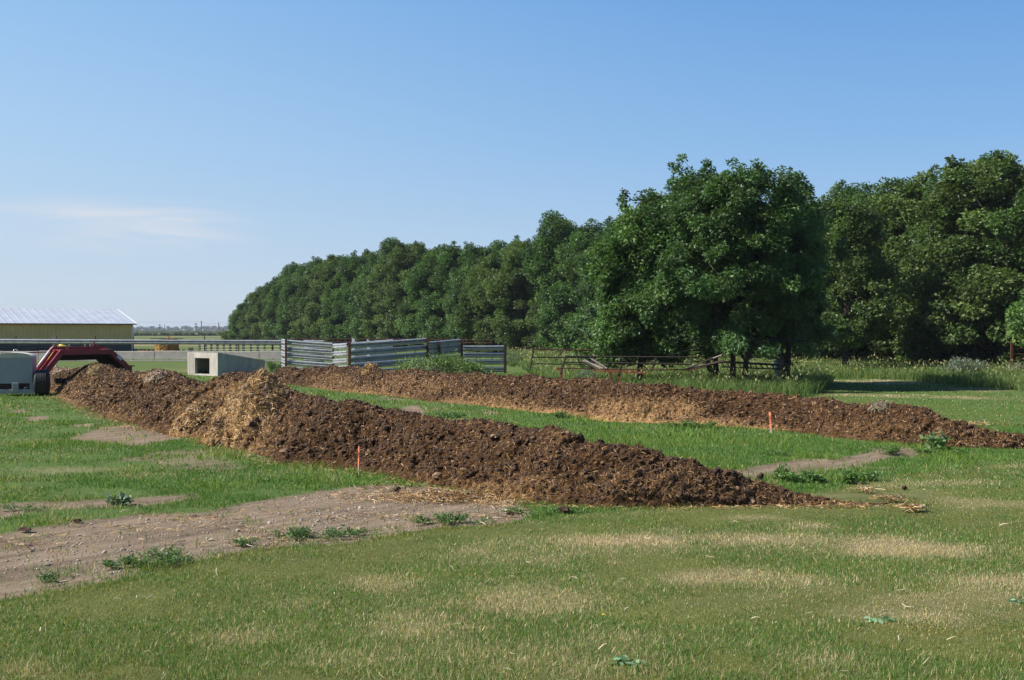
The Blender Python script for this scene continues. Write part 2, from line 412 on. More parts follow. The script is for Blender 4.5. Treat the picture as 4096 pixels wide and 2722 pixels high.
DIRT = [(TRACK, 1.0),
    ([(-200, 2030), (0, 2012), (159, 1994), (407, 1997), (572, 1991), (790, 1960), (763, 1993), (623, 2022), (381, 2044), (159, 2040), (0, 2092), (-200, 2110)], 1.0),
    ([(265, 1751), (432, 1703), (534, 1703), (635, 1716), (790, 1742), (635, 1770), (508, 1790), (457, 1773), (356, 1763)], 1.0),
    ([(534, 1802), (813, 1786), (940, 1832), (1040, 1865), (864, 1895), (635, 1872)], 0.55),
    ([(86, 1668), (188, 1662), (200, 1682), (100, 1686)], 0.9), ([(285, 1700), (407, 1690), (400, 1700), (300, 1710)], 0.9),
    ([(30, 1640), (110, 1638), (110, 1650), (30, 1655)], 0.8), ([(0, 1905), (180, 1893), (400, 1890), (180, 1912), (0, 1922)], 0.55),
    ([(440, 1826), (560, 1818), (600, 1835), (470, 1842)], 0.6), ([(1130, 1870), (1400, 1885), (1420, 1945), (1200, 1905)], 0.45),
    ([(1601, 1632), (1652, 1612), (1713, 1655), (1640, 1652)], 1.0), ([(1876, 1635), (2016, 1650), (1960, 1662)], 0.9),
    ([(1440, 1570), (1560, 1590), (1640, 1600), (1560, 1605)], 0.7),
    ([(2860, 1877), (3109, 1848), (3210, 1835), (3379, 1835), (3494, 1791), (3616, 1786), (3730, 1803), (3676, 1826), (3514, 1840), (3399, 1867), (3176, 1900), (3075, 1915), (2930, 1915)], 1.0),
    ([(3460, 1868), (3650, 1858), (3640, 1872), (3480, 1878)], 1.0), ([(3600, 1903), (3785, 1872), (4096, 1835), (4300, 1815), (4300, 1826), (4096, 1848), (3785, 1886), (3640, 1906)], 0.85),
    ([(3060, 1945), (3244, 1950), (3200, 1960), (3080, 1957)], 0.6),
    ([(640, 2600), (690, 2592), (720, 2620), (650, 2635)], 1.0), ([(3640, 2515), (3740, 2500), (3770, 2535), (3680, 2550)], 1.0), ([(2660, 2675), (2720, 2668), (2740, 2725), (2680, 2735)], 1.0)]
PILE_L_TOE = [(165, 1545), (190, 1566), (300, 1622), (434, 1675), (560, 1712), (729, 1740), (937, 1790), (1128, 1857), (1285, 1866), (1433, 1880), (1500, 1895), (1736, 1940), (2048, 2005), (2250, 2022), (2430, 2030), (2700, 2030), (2900, 2026), (3125, 2022), (3300, 2022), (3430, 2020), (3520, 2021)]
PILE_L_TOP = [(150, 1545), (195, 1520), (230, 1492), (300, 1478), (380, 1457), (440, 1470), (520, 1495), (570, 1498), (620, 1482), (660, 1484), (720, 1505), (815, 1530), (850, 1520), (920, 1492), (990, 1486), (1060, 1510), (1110, 1555), (1180, 1580), (1240, 1590), (1390, 1606), (1562, 1640), (1736, 1672), (1910, 1684), (2083, 1710), (2200, 1722), (2231, 1722), (2290, 1748), (2430, 1766), (2604, 1797), (2778, 1856), (2950, 1906), (3125, 1958), (3300, 1993), (3420, 2008), (3500, 2016), (3580, 2022)]
PILE_R_TOE = [(1059, 1528), (1215, 1547), (1389, 1573), (1562, 1586), (1736, 1608), (1910, 1625), (2031, 1638), (2257, 1665), (2430, 1689), (2604, 1695), (2864, 1705), (3081, 1719), (3298, 1745), (3472, 1766), (3732, 1790), (3993, 1795), (4180, 1795), (4400, 1800)]
PILE_R_TOP = [(1000, 1520), (1059, 1501), (1128, 1473), (1200, 1476), (1320, 1468), (1400, 1466), (1476, 1478), (1562, 1480), (1650, 1478), (1736, 1490), (1910, 1496), (2022, 1503), (2100, 1494), (2140, 1497), (2187, 1516), (2292, 1521), (2378, 1510), (2535, 1536), (2691, 1545), (2865, 1563), (3038, 1571), (3212, 1588), (3333, 1597), (3446, 1624), (3490, 1612), (3524, 1610), (3611, 1618), (3698, 1650), (3819, 1684), (3958, 1719), (4096, 1742), (4250, 1775), (4420, 1798)]

def dry_list():
    e = [(2990, 2072, 150, 13, .95), (2560, 2165, 250, 34, 1.0), (2900, 2150, 300, 26, .5), (3270, 2102, 110, 13, .85), (1520, 2330, 160, 38, .55), (1890, 2205, 85, 11, .7), (2190, 2245, 60, 15, .75),
         (2440, 2250, 80, 16, .7), (2850, 2310, 220, 30, .55), (3700, 2200, 420, 45, .65), (3900, 2010, 260, 28, .5), (950, 2550, 260, 45, .55), (1150, 2415, 180, 26, .4), (90, 2690, 200, 50, .6),
         (2120, 2400, 260, 70, .6), (1700, 2500, 300, 60, .45), (3750, 2480, 200, 40, .4), (3950, 2330, 220, 40, .55), (3200, 2330, 250, 35, .5), (2500, 2560, 300, 50, .4), (3300, 2650, 300, 45, .4), (1300, 2640, 250, 50, .35),
         (3600, 1528, 330, 9, .9), (3500, 1584, 220, 8, .8), (3850, 1592, 180, 8, .8), (3950, 1560, 200, 8, .5), (3400, 1630, 160, 8, .5), (3700, 1700, 260, 14, .35), (2060, 1475, 60, 6, .7),
         (300, 1880, 300, 14, .5), (550, 1900, 260, 14, .45), (350, 1800, 160, 9, .4), (150, 1760, 160, 9, .3), (700, 1470, 120, 6, .6), (580, 1460, 160, 4, .9), (350, 1455, 400, 4, .9), (2500, 1460, 300, 8, .2)]
    return e
def masks_world(X, Y):
    """dirt, lush, dry, mowed: on arrays of world points"""
    dirt = np.zeros(X.shape)
    wx = X + 0.5 * (fbm(X * 0.9, Y * 0.9, 3) - 0.5) + 0.22 * (fbm(X * 4, Y * 4, 8) - 0.5)
    wy = Y + 1.0 * (fbm(X * 0.7, Y * 0.7, 5) - 0.5) + 0.3 * (fbm(X * 4, Y * 4, 9) - 0.5)
    for poly, wgt in DIRT:
        dirt = np.maximum(dirt, inpoly(wx, wy, wp(poly)) * wgt)
    lawn = inpoly(wx * .5 + X * .5, wy * .5 + Y * .5, wp(LAWN)).astype(float)
    dry = np.zeros(X.shape)
    for px, py, rx, ry, s in dry_list():
        a = G(px, py); d = a[1]; wr = rx / F * d; n_, f_ = G(px, py + ry)[1], G(px, py - ry)[1]
        hr = (f_ - n_) / 2; cy_ = (f_ + n_) / 2
        q = np.hypot((X - a[0]) / wr, (Y - cy_) / hr) + 1.5 * (fbm(X * 1.1, Y * 1.1, 21) - 0.5) + .9 * (fbm(X * 3.5, Y * 3.5, 23) - .5)
        dry = np.maximum(dry, s * sstep(1.15, 0.35, q))
    dry = dry * .8 + .36 * sstep(.50, .70, fbm(X * .45 + .25 * Y, Y * 1.25 - .3 * X, 27, 5)) * sstep(-3, 1.5, X) * lawn
    return dirt, lawn, np.clip(dry, 0, 1)
XX, YY = np.meshgrid(gx, gy)
mdirt, mlawn, mdry = masks_world(XX, YY)
mdirt, mlawn, mdry = blur(mdirt, 5), blur(mlawn, 2), blur(mdry, 1)
MASK = np.stack([mdirt, mlawn, mdry], -1)
def sample(x, y):
    i = np.clip((x - GX0) / GS, 0, len(gx) - 1.001); j = np.clip((y - GY0) / GS, 0, len(gy) - 1.001)
    i0, j0 = i.astype(int), j.astype(int); fi, fj = (i - i0)[:, None], (j - j0)[:, None]
    return (MASK[j0, i0] * (1 - fi) + MASK[j0, i0 + 1] * fi) * (1 - fj) + (MASK[j0 + 1, i0] * (1 - fi) + MASK[j0 + 1, i0 + 1] * fi) * fj
def gz(x, y):
    near = sstep(90, 60, np.hypot(x, y))
    return near * (0.05 * (fbm(x * 0.35, y * 0.35, 31, 2) - 0.5) + 0.018 * (fbm(x * 2.5, y * 2.5, 37, 3) - 0.5))

# ------------------------------------------------------------------ ground sheet
def spread(a, b, n): return list(np.sign(b - a) * (np.geomspace(1, abs(b - a) + 1, n) - 1) + a)[1:]
xs = np.array(sorted(spread(GX0, -5000, 34)) + list(gx) + spread(GX1, 5000, 34))
ys = np.array(sorted(spread(GY0, -60, 8)) + list(gy) + spread(GY1, 6000, 60))
GXX, GYY = np.meshgrid(xs, ys)
flat = np.stack([GXX.ravel(), GYY.ravel()], 1)
z = gz(flat[:, 0], flat[:, 1])
mk = sample(flat[:, 0], flat[:, 1])
inside = (flat[:, 0] > GX0) & (flat[:, 0] < GX1) & (flat[:, 1] > GY0) & (flat[:, 1] < GY1)
mk[~inside] = np.stack([0 * flat[~inside, 0], 0.35 + 0 * flat[~inside, 0], sstep(.45, .7, fbm(flat[~inside, 0] * .05, flat[~inside, 1] * .02, 4)) * .8], -1)
z -= 0.03 * mk[:, 0] * inside
nx_, ny_ = len(xs), len(ys)
idx = np.arange(nx_ * ny_).reshape(ny_, nx_)
quads = np.stack([idx[:-1, :-1], idx[:-1, 1:], idx[1:, 1:], idx[1:, :-1]], -1).reshape(-1, 4)
def ground_mat():
    m, t, b = newmat('ground'); L = t.links.new
    b.inputs['Roughness'].default_value = 0.97; b.inputs['Specular IOR Level'].default_value = 0.1
    at = t.nodes.new('ShaderNodeAttribute'); at.attribute_name = 'Col'
    sep = t.nodes.new('ShaderNodeSeparateColor'); L(at.outputs['Color'], sep.inputs['Color'])
    tc_ = t.nodes.new('ShaderNodeTexCoord')
    def noise(sc, det=6, rough=0.65):
        n = t.nodes.new('ShaderNodeTexNoise'); n.inputs['Scale'].default_value = sc; n.inputs['Detail'].default_value = det
        n.inputs['Roughness'].default_value = rough; L(tc_.outputs['Object'], n.inputs['Vector']); return n.outputs['Fac']
    def ramp(fac, c0, c1, p0=.35, p1=.65):
        r = t.nodes.new('ShaderNodeValToRGB'); r.color_ramp.elements[0].position = p0; r.color_ramp.elements[1].position = p1
        r.color_ramp.elements[0].color = (*c0, 1); r.color_ramp.elements[1].color = (*c1, 1); L(fac, r.inputs['Fac']); return r.outputs['Color']
    def mix(f, a, c):
        x = t.nodes.new('ShaderNodeMix'); x.data_type = 'RGBA'; L(f, x.inputs['Factor']); L(a, x.inputs['A']); L(c, x.inputs['B']); return x.outputs['Result']
    fine = noise(45, 5, .75); mid = noise(5, 6); big = noise(0.6, 5)
    lush = mix(mid, ramp(fine, (.045, .075, .02), (.12, .20, .045)), ramp(big, (.075, .115, .03), (.125, .17, .05)))
    lawn = mix(mid, ramp(fine, (.06, .07, .022), (.17, .19, .055)), ramp(big, (.085, .11, .032), (.145, .17, .05)))
    dry = ramp(fine, (.20, .155, .085), (.40, .32, .19))
    dirt = mix(mid, ramp(fine, (.17, .125, .085), (.37, .285, .20), .3, .7), ramp(big, (.20, .15, .105), (.33, .255, .18)))
    mp_ = t.nodes.new('ShaderNodeMapping'); mp_.vector_type = 'TEXTURE'; mp_.inputs['Rotation'].default_value = (0, 0, math.radians(47)); mp_.inputs['Scale'].default_value = (2.9, .27, 1)
    L(tc_.outputs['Object'], mp_.inputs['Vector'])
    nr = t.nodes.new('ShaderNodeTexNoise'); nr.inputs['Scale'].default_value = 1.0; nr.inputs['Detail'].default_value = 5; nr.inputs['Roughness'].default_value = .7; L(mp_.outputs['Vector'], nr.inputs['Vector'])
    xm = t.nodes.new('ShaderNodeMix'); xm.data_type = 'RGBA'; xm.blend_type = 'MULTIPLY'; xm.inputs['Factor'].default_value = 1
    L(dirt, xm.inputs['A']); L(ramp(nr.outputs['Fac'], (.62, .60, .58), (1.05, 1.03, 1.0), .36, .62), xm.inputs['B']); dirt = xm.outputs['Result']
    c = mix(sep.outputs['Green'], lush, lawn)
    c = mix(sep.outputs['Blue'], c, dry)
    rn = t.nodes.new('ShaderNodeMapRange'); rn.interpolation_type = 'SMOOTHSTEP'; rn.inputs['From Min'].default_value = .30; rn.inputs['From Max'].default_value = .68
    ms_ = t.nodes.new('ShaderNodeMath'); ms_.operation = 'MULTIPLY_ADD'; L(noise(7, 6, .75), ms_.inputs[0]); ms_.inputs[1].default_value = .9; L(sep.outputs['Red'], ms_.inputs[2])
    sb_ = t.nodes.new('ShaderNodeMath'); sb_.operation = 'SUBTRACT'; L(ms_.outputs[0], sb_.inputs[0]); sb_.inputs[1].default_value = .45
    L(sb_.outputs[0], rn.inputs['Value'])
    c = mix(rn.outputs['Result'], c, dirt)
    L(c, b.inputs['Base Color'])
    bp = t.nodes.new('ShaderNodeBump'); bp.inputs['Strength'].default_value = 0.55; bp.inputs['Distance'].default_value = 0.03
    L(fine, bp.inputs['Height']); L(bp.outputs['Normal'], b.inputs['Normal'])
    return m
M['ground'] = ground_mat()
o = mesh_np('ground', np.column_stack([flat, z]), quads, M['ground'], col=mk, smooth=True)
tag(o, kind='structure')

# ------------------------------------------------------------------ compost windrows
ico = bmesh.new(); bmesh.ops.create_icosphere(ico, subdivisions=2, radius=1)
ICV = np.array([v.co[:] for v in ico.verts]); ICF = np.array([[v.index for v in f.verts] for f in ico.faces]); ico.free()
ico = bmesh.new(); bmesh.ops.create_icosphere(ico, subdivisions=1, radius=1)
IC1V = np.array([v.co[:] for v in ico.verts]); IC1F = np.array([[v.index for v in f.verts] for f in ico.faces]); ico.free()

def lumps(C, r, flat_=0.75, jag=0.35, seed=0, fine=False):
    """many irregular lumps as one vertex and face array"""
    rg = np.random.default_rng(seed); N = len(C)
    bv, bf = (ICV, ICF) if fine else (IC1V, IC1F)
    n = len(bv)
    sc = r[:, None, None] * (1 + jag * (rg.random((N, n, 1)) - 0.5) * 2)
    ax = rg.uniform(0.65, 1.35, (N, 1, 3)); ax[..., 2] *= flat_
    V = bv[None] * sc * ax
    a = rg.uniform(0, 6.28, N); ca, sa = np.cos(a)[:, None], np.sin(a)[:, None]
    x = V[..., 0] * ca - V[..., 1] * sa; y = V[..., 0] * sa + V[..., 1] * ca
    V = np.stack([x, y, V[..., 2]], -1) + C[:, None, :]
    FA = bf[None] + (np.arange(N) * n)[:, None, None]
    return V.reshape(-1, 3), FA.reshape(-1, 3)

def strands(P, Nn, L, W, colr, seed=0, lift=0.3, curl=0.4):
    """thin bent strips lying on a surface: two quads each"""
    rg = np.random.default_rng(seed); n = len(P)
    d = rg.normal(size=(n, 3)); d -= (d * Nn).sum(1, keepdims=True) * Nn * (1 - lift * rg.random((n, 1)))
    d /= np.linalg.norm(d, axis=1, keepdims=True) + 1e-9
    s = np.cross(d, Nn + 0.5 * rg.normal(size=(n, 3))); s /= np.linalg.norm(s, axis=1, keepdims=True) + 1e-9
    L = L[:, None]; W = W[:, None]
    up = Nn * (0.004 + 0.012 * rg.random((n, 1)))
    bend = Nn * L * curl * (rg.random((n, 1)) - 0.35) + s * L * curl * (rg.random((n, 1)) - 0.5)
    a = P - d * L * .5 + up; m = P + bend * .5 + up; b = P + d * L * .5 + up - bend * .2
    V = np.stack([a - s * W * .5, a + s * W * .5, m - s * W * .5, m + s * W * .5, b - s * W * .35, b + s * W * .35], 1)
    i = (np.arange(n) * 6)[:, None]
    FA = np.concatenate([i + np.array([[0, 1, 3, 2]]), i + np.array([[2, 3, 5, 4]])], 0)
    return V.reshape(-1, 3), FA, np.repeat(colr, 6, 0)

NDIR = np.array([0.76, 0.65]); NDIR /= np.linalg.norm(NDIR)
def resample(pts, step):
    pts = np.array(pts, float); seg = np.hypot(*np.diff(pts, axis=0).T); cum = np.r_[0, np.cumsum(seg)]
    s = np.arange(0, cum[-1], step); return np.stack([np.interp(s, cum, pts[:, k]) for k in range(2)], 1), s
def smooth1(a, n):
    k = np.hanning(n + 2)[1:-1]; k /= k.sum(); return np.convolve(np.pad(a, n // 2, mode='edge'), k, 'same')[n // 2:n // 2 + len(a)]

def windrow(toe_px, top_px, step, ncross, seed, straw_fn, slope=1.35, wmin=0.25):
    T, S = resample([G(x, y)[:2] for x, y in toe_px], step)
    tx = np.array(top_px, float)
    H = np.full(len(T), 0.9)
    for _ in range(14):
        wd = np.maximum(slope * H, wmin); C = T + NDIR * wd[:, None]
        px, _y = proj(np.column_stack([C, H]))
        yt = np.interp(px, tx[:, 0], tx[:, 1])
        # height whose projection falls on the skyline
        b = -(yt - CY) / F
        zz = CAMH + C[:, 1] * (-sp + b * cp) / (cp + b * sp)
        H = 0.5 * H + 0.5 * np.clip(zz, 0.03, 2.2)
    H = smooth1(H, max(3, int(0.35 / step))); wd = smooth1(np.maximum(slope * H, wmin), max(3, int(1.2 / step)))
    C = T + NDIR * wd[:, None]
    c = np.linspace(-1.12, 1.12, ncross)
    S2, C2 = np.meshgrid(S, c, indexing='ij')
    edge = 1 + 0.22 * (fbm(S2 * 0.9 + seed, np.sign(C2) * 3.0, seed) - 0.5) + 0.12 * (fbm(S2 * 5, np.sign(C2) * 3.0, seed + 4) - 0.5)
    q = np.abs(C2) / edge
    prof = np.clip(1 - np.sqrt(q * q + 0.035) * 0.98 + 0.17 * (1 - np.clip(q, 0, 1)), -0.03, None) / (1 - math.sqrt(.035) * .98 + .17)
    P = C[:, None, :] + NDIR * (wd[:, None] * C2)[..., None]
    X, Y = P[..., 0], P[..., 1]
    Z = H[:, None] * prof
    body = sstep(0.0, 0.25, prof) * sstep(-.05, 0.5, H[:, None] + 0 * Z)
    # coordinate wrapped over the slope so lumps are not stretched
    cu = C2 * wd[:, None] * 1.3
    wk, cid = worley(S2 / 0.17 + fbm(S2 * 4, cu * 4, 2), cu / 0.17, seed + 1)
    wk2, cid2 = worley(S2 / 0.075, cu / 0.075, seed + 2)
    wk3, cid3 = worley(S2 / 0.5, cu / 0.5, seed + 3)
    disp = 0.10 * (fbm(S2 * 0.9, cu * 0.9, seed + 6) - 0.5) + 0.15 * (cid3 - 0.55) * (1 - wk3) + 0.10 * (cid ** 2 - .3) * (1 - wk) + 0.055 * (cid2 - .5) * (1 - wk2) + 0.05 * (fbm(S2 * 11, cu * 11, seed + 7, 3) - 0.5)
    side = sstep(0.0, 0.5, np.abs(C2)) * np.sign(C2)
    Z = Z + body * disp * 0.9
    X = X + body * disp * 0.7 * side * NDIR[0] + body * 0.06 * (fbm(S2 * 9, cu * 9, seed + 12, 2) - 0.5)
    Y = Y + body * disp * 0.7 * side * NDIR[1] + body * 0.06 * (fbm(S2 * 9, cu * 9, seed + 15, 2) - 0.5)
    V = np.stack([X, Y, Z], -1)
    V[..., 2] += -0.015 + gz(X, Y)
    V[:, [0, -1], 2] = -0.08; V[[0, -1], :, 2] = np.minimum(V[[0, -1], :, 2], -0.05)
    n, mm = S2.shape; ii = np.arange(n * mm).reshape(n, mm)
    FA = np.stack([ii[:-1, :-1], ii[1:, :-1], ii[1:, 1:], ii[:-1, 1:]], -1).reshape(-1, 4)
    straw = straw_fn(V.reshape(-1, 3)).reshape(n, mm) + 0.25 * (fbm(S2 * 1.3, cu * 1.3, seed + 20) - 0.5)
    # normals for scattering
    dx = np.gradient(V, axis=0); dy = np.gradient(V, axis=1); Nn = np.cross(dx, dy); Nn /= np.linalg.norm(Nn, axis=-1, keepdims=True) + 1e-9
    Nn *= np.sign(Nn[..., 2:3] + 1e-9)
    return V, Nn, FA, straw, body, C, H

def spots_fn(spots, base=0.0):
    """straw share: soft spots given by pixel centre and reach in metres on the windrow face"""
    ctr = [(px, py, rx, ry, s) for px, py, rx, ry, s in spots]
    def f(V):
        px, py = proj(V); out = np.full(len(V), base)
        for x, y, rx, ry, s in ctr:
            q = np.hypot((px - x) / rx, (py - y) / ry)
            out = np.maximum(out, s * sstep(1.2, 0.3, q))
        return out
    return f
def build_windrow(name, label, toe, top, seed, spots, base, step, nc, nstr, nclod, slope):
    root = thing(name, label, 'compost windrow', (*G(*toe[len(toe) // 2])[:2], 0), 'compost windrows')
    V, Nn, FA, straw, body, C, H = windrow(toe, top, step, nc, seed, spots_fn(spots, base), slope)
    sc = np.clip(straw, 0, 1)
    mesh_np('compost_body', V.reshape(-1, 3), FA, M['pile'], root, col=np.repeat(sc.reshape(-1, 1), 3, 1), smooth=False)
    rg = np.random.default_rng(seed + 40)
    w_ = (body * (0.35 + 1.3 * np.clip(straw, 0, 1))).ravel(); w_ = w_ * (np.linspace(-1.1, 1.1, nc)[None, :].repeat(V.shape[0], 0).ravel() < 0.45)
    pick = rg.choice(len(w_), nstr, p=w_ / w_.sum())
    P = V.reshape(-1, 3)[pick] + rg.normal(0, 0.015, (nstr, 3)); N2 = Nn.reshape(-1, 3)[pick]; s_ = np.clip(straw.ravel()[pick], 0, 1)
    pal = np.array([[.42, .25, .11], [.32, .18, .08], [.18, .092, .038], [.075, .038, .018], [.52, .36, .18]])
    pr = rg.random(nstr); ci = np.where(pr < .17 + .6 * s_, rg.integers(0, 2, nstr), np.where(pr < .97, rg.integers(2, 4, nstr), 4))
    colr = pal[ci] * rg.uniform(.7, 1.2, (nstr, 1))
    far = np.clip(P[:, 1] / 18, 0.8, 2.2)
    sv, sf, scol = strands(P, N2, rg.uniform(.03, .10, nstr) * (0.8 + .3 * far), rg.uniform(.005, .010, nstr) * far, colr, seed + 41, .5)
    o = mesh_np('straw', sv, sf, M['straw'], root, col=scol); o['kind'] = 'stuff'
    w2 = body.ravel() * (np.linspace(-1.1, 1.1, nc)[None, :].repeat(V.shape[0], 0).ravel() < 0.35) * (1 - 0.7 * sc.ravel())
    pick = rg.choice(len(w2), nclod, p=w2 / w2.sum())
    P = V.reshape(-1, 3)[pick]
    lv, lf = lumps(P, np.minimum(rg.gamma(2.4, .0085, nclod) + .008, .055), .8, .45, seed + 42)
    o = mesh_np('clods', lv, lf, M['clod'], root); o['kind'] = 'stuff'
    npl = nclod // 14
    pick = rg.choice(len(w2), npl, p=w2 / w2.sum()); P = V.reshape(-1, 3)[pick]
    lv, lf = lumps(P, np.minimum(rg.gamma(2.0, .009, npl) + .008, .035), .75, .45, seed + 43)
    o = mesh_np('pale_clods', lv, lf, M['paleclod'], root); o['kind'] = 'stuff'
    return V, Nn
SP_L = [(890, 1670, 300, 180, .42), (300, 1570, 230, 90, .38), (480, 1640, 120, 60, .3), (870, 1560, 120, 60, .5), (1020, 1740, 150, 90, .55), (2050, 1950, 300, 70, .3), (2600, 1930, 400, 90, .32), (2950, 1960, 350, 60, .38), (3250, 2000, 250, 30, .5), (600, 1500, 60, 30, .5)]
SP_R = [(1330, 1530, 130, 40, .55), (1640, 1545, 220, 55, .5), (1900, 1600, 200, 30, .55), (2050, 1620, 150, 30, .5), (2560, 1650, 260, 75, .95), (2660, 1640, 180, 55, 1.1), (2450, 1675, 120, 26, 1.2), (2180, 1655, 200, 32, .75), (1480, 1560, 200, 25, .6), (2800, 1690, 250, 30, .7), (3000, 1715, 250, 25, .45), (3500, 1720, 300, 50, .25), (3900, 1750, 300, 40, .3)]
VL, NL = build_windrow('compost_windrow', 'near compost windrow with straw heap on it, tapering out onto the mown lawn', PILE_L_TOE, PILE_L_TOP, 3, SP_L, 0.06, 0.026, 190, 90000, 14000, 1.35)
VR, NR = build_windrow('compost_windrow', 'far compost windrow behind the green strip, dark crest and tan straw patches', PILE_R_TOE, PILE_R_TOP, 9, SP_R, 0.02, 0.036, 140, 50000, 8000, 1.35)

# mounds ------------------------------------------------------------
def mound(center, a_dir, ra, rb, H, seed, res, rough=0.12, lump=0.2, power=1.6):
    """irregular heap as a height field on an ellipse; returns V, N, faces"""
    u = np.linspace(-1.15, 1.15, res); U, W = np.meshgrid(u, u, indexing='ij')
    a_dir = np.array(a_dir) / np.linalg.norm(a_dir); b_dir = np.array([-a_dir[1], a_dir[0]])
    x = center[0] + a_dir[0] * U * ra + b_dir[0] * W * rb; y = center[1] + a_dir[1] * U * ra + b_dir[1] * W * rb
    q = np.hypot(U, W) * (1 + 0.5 * (fbm(x * 1.1, y * 1.1, seed, 3) - 0.5) + .45 * (fbm(x * 3.3, y * 3.3, seed + 8, 3) - .5))
    prof = np.clip(1 - q ** power, -0.1, None)
    wk, cid = worley(x / lump, y / lump, seed + 1); wk2, cid2 = worley(x / lump * 2.3, y / lump * 2.3, seed + 2)
    body = sstep(0, .3, prof)
    d = rough * ((fbm(x * 2, y * 2, seed + 3) - .5) * 1.2 + .8 * cid * (1 - wk) + .45 * cid2 * (1 - wk2))
    z = H * prof + body * d + center[2]
    z = np.where(prof < 0, center[2] - 0.12, z)
    V = np.stack([x, y, z], -1); n = res
    ii = np.arange(n * n).reshape(n, n); FA = np.stack([ii[:-1, :-1], ii[1:, :-1], ii[1:, 1:], ii[:-1, 1:]], -1).reshape(-1, 4)
    keep = (prof.ravel()[FA] > -0.06).any(1); FA = FA[keep]
    dx = np.gradient(V, axis=0); dy = np.gradient(V, axis=1); Nn = np.cross(dx, dy); Nn /= np.linalg.norm(Nn, axis=-1, keepdims=True) + 1e-9
    Nn *= np.sign(Nn[..., 2:3] + 1e-9)
    return V.reshape(-1, 3), Nn.reshape(-1, 3), FA, prof.ravel()

def heap(name, label, cat, center, a_dir, ra, rb, H, seed, res, straw, nstr, pal, L=(.1, .28), W=(.008, .016), rough=.14, power=1.6, nl=0):
    root = thing(name, label, cat, (center[0], center[1], 0))
    V, Nn, FA, prof = mound(center, a_dir, ra, rb, H, seed, res, rough, .24, power)
    mesh_np('heap_body', V, FA, M['pile'], root, col=np.full((len(V), 3), straw))
    rg = np.random.default_rng(seed + 3)
    ok = np.where(prof > 0.0)[0]
    if nstr:
        w0 = sstep(0, .4, prof[ok]) + .12; pick = rg.choice(ok, nstr, p=w0 / w0.sum()); P = V[pick] + rg.normal(0, .02, (nstr, 3)); pal = np.array(pal)
        c = pal[rg.integers(0, len(pal), nstr)] * rg.uniform(.65, 1.2, (nstr, 1))
        sv, sf, scol = strands(P, Nn[pick], rg.uniform(*L, nstr), rg.uniform(*W, nstr), c, seed + 4, .9, .7)
        o = mesh_np('straw', sv, sf, M['straw'], root, col=scol); o['kind'] = 'stuff'
    if nl:
        pick = rg.choice(ok, nl)
        lv, lf = lumps(V[pick], rg.gamma(2.2, .013, nl) + .012, .8, .45, seed + 5)
        o = mesh_np('clods', lv, lf, M['clod'], root); o['kind'] = 'stuff'
    return root
STRAWPAL = [[.74, .49, .22], [.60, .37, .15], [.38, .22, .08], [.22, .12, .045], [.64, .49, .32], [.09, .047, .02]]
cS = G(905, 1780); cS[2] = 0.0
heap('straw_heap', 'golden straw heap dumped over the middle of the near windrow', 'straw heap', (cS[0] + .62, cS[1] + .62, 0.0), (0.66, -0.75), 1.75, 1.22, 1.55, 51, 120, .6, 34000, STRAWPAL, (.06, .24), (.006, .012), .26, 1.25, 250)
cS2 = G(745, 1745)
heap('straw_heap', 'small overhanging straw lump at the left foot of the golden straw heap', 'straw heap', (cS2[0] + .25, cS2[1] + .35, 0.0), (0.7, -0.7), .75, .75, .62, 57, 60, .6, 4000, STRAWPAL, (.08, .28), (.008, .015), .2, 1.7, 60)
PALEPAL = [[.55, .42, .30], [.44, .33, .23], [.33, .23, .16], [.62, .50, .38]]
cB = G(255, 1520)
heap('manure_heap', 'pale dried manure heap lying behind the red machine', 'manure heap', (-23.0, 52.5, 0), (0.9, -0.3), 2.9, 1.9, .62, 63, 90, .95, 5000, PALEPAL, (.1, .3), (.02, .04), .2, 1.5, 150)
heap('manure_heap', 'dark manure heap against the concrete bunk at the photo edge', 'manure heap', (-34.2, 68.0, 0), (1, -.1), 3.0, 1.8, 1.0, 67, 60, .15, 800, STRAWPAL, (.1, .3), (.02, .04), .2, 1.5, 100)
# clump of dry hay lying on the crest in front of the red machine and crest tufts
def on_windrow(V, px, py):
    x, y = proj(V.reshape(-1, 3)); q = V.reshape(-1, 3); d = np.hypot(x - px, (y - py)); k = np.argsort(d)[:12]
    return q[k[np.argmin(q[k, 1])]]
for px, py, r, h, lab, pal, n, sd in [
        (395, 1462, .45, .26, 'tangled grass clump on the windrow crest in front of the red arch', [[.34, .24, .10], [.24, .18, .08], [.42, .30, .14]], 1500, 71),
        (628, 1492, .36, .24, 'pale crusty lump standing on the windrow crest left of the straw heap', PALEPAL, 900, 73)]:
    p = on_windrow(VL, px, py + 22)
    heap('straw_clump', lab, 'straw clump', (p[0], p[1], p[2] - .12), (1, 0), r, r, h, sd, 26, .35, n, pal, (.08, .25), (.01, .02), .12, 1.8)
p = on_windrow(VR, 3520, 1625)
heap('straw_clump', 'tuft of dry stalks sticking up from the far windrow crest', 'straw clump', (p[0], p[1], p[2] - .1), (1, 0), .22, .22, .12, 77, 20, .05, 700, [[.32, .26, .18], [.42, .34, .24], [.2, .15, .1]], (.12, .34), (.008, .016), .1, 1.8)
p = on_windrow(VR, 1484, 1478)
heap('straw_clump', 'small tan straw tuft on the far windrow crest before the windbreak', 'straw clump', (p[0], p[1], p[2] - .10), (1, 0), .34, .3, .22, 79, 22, .95, 900, STRAWPAL, (.1, .3), (.02, .035), .1, 1.8)

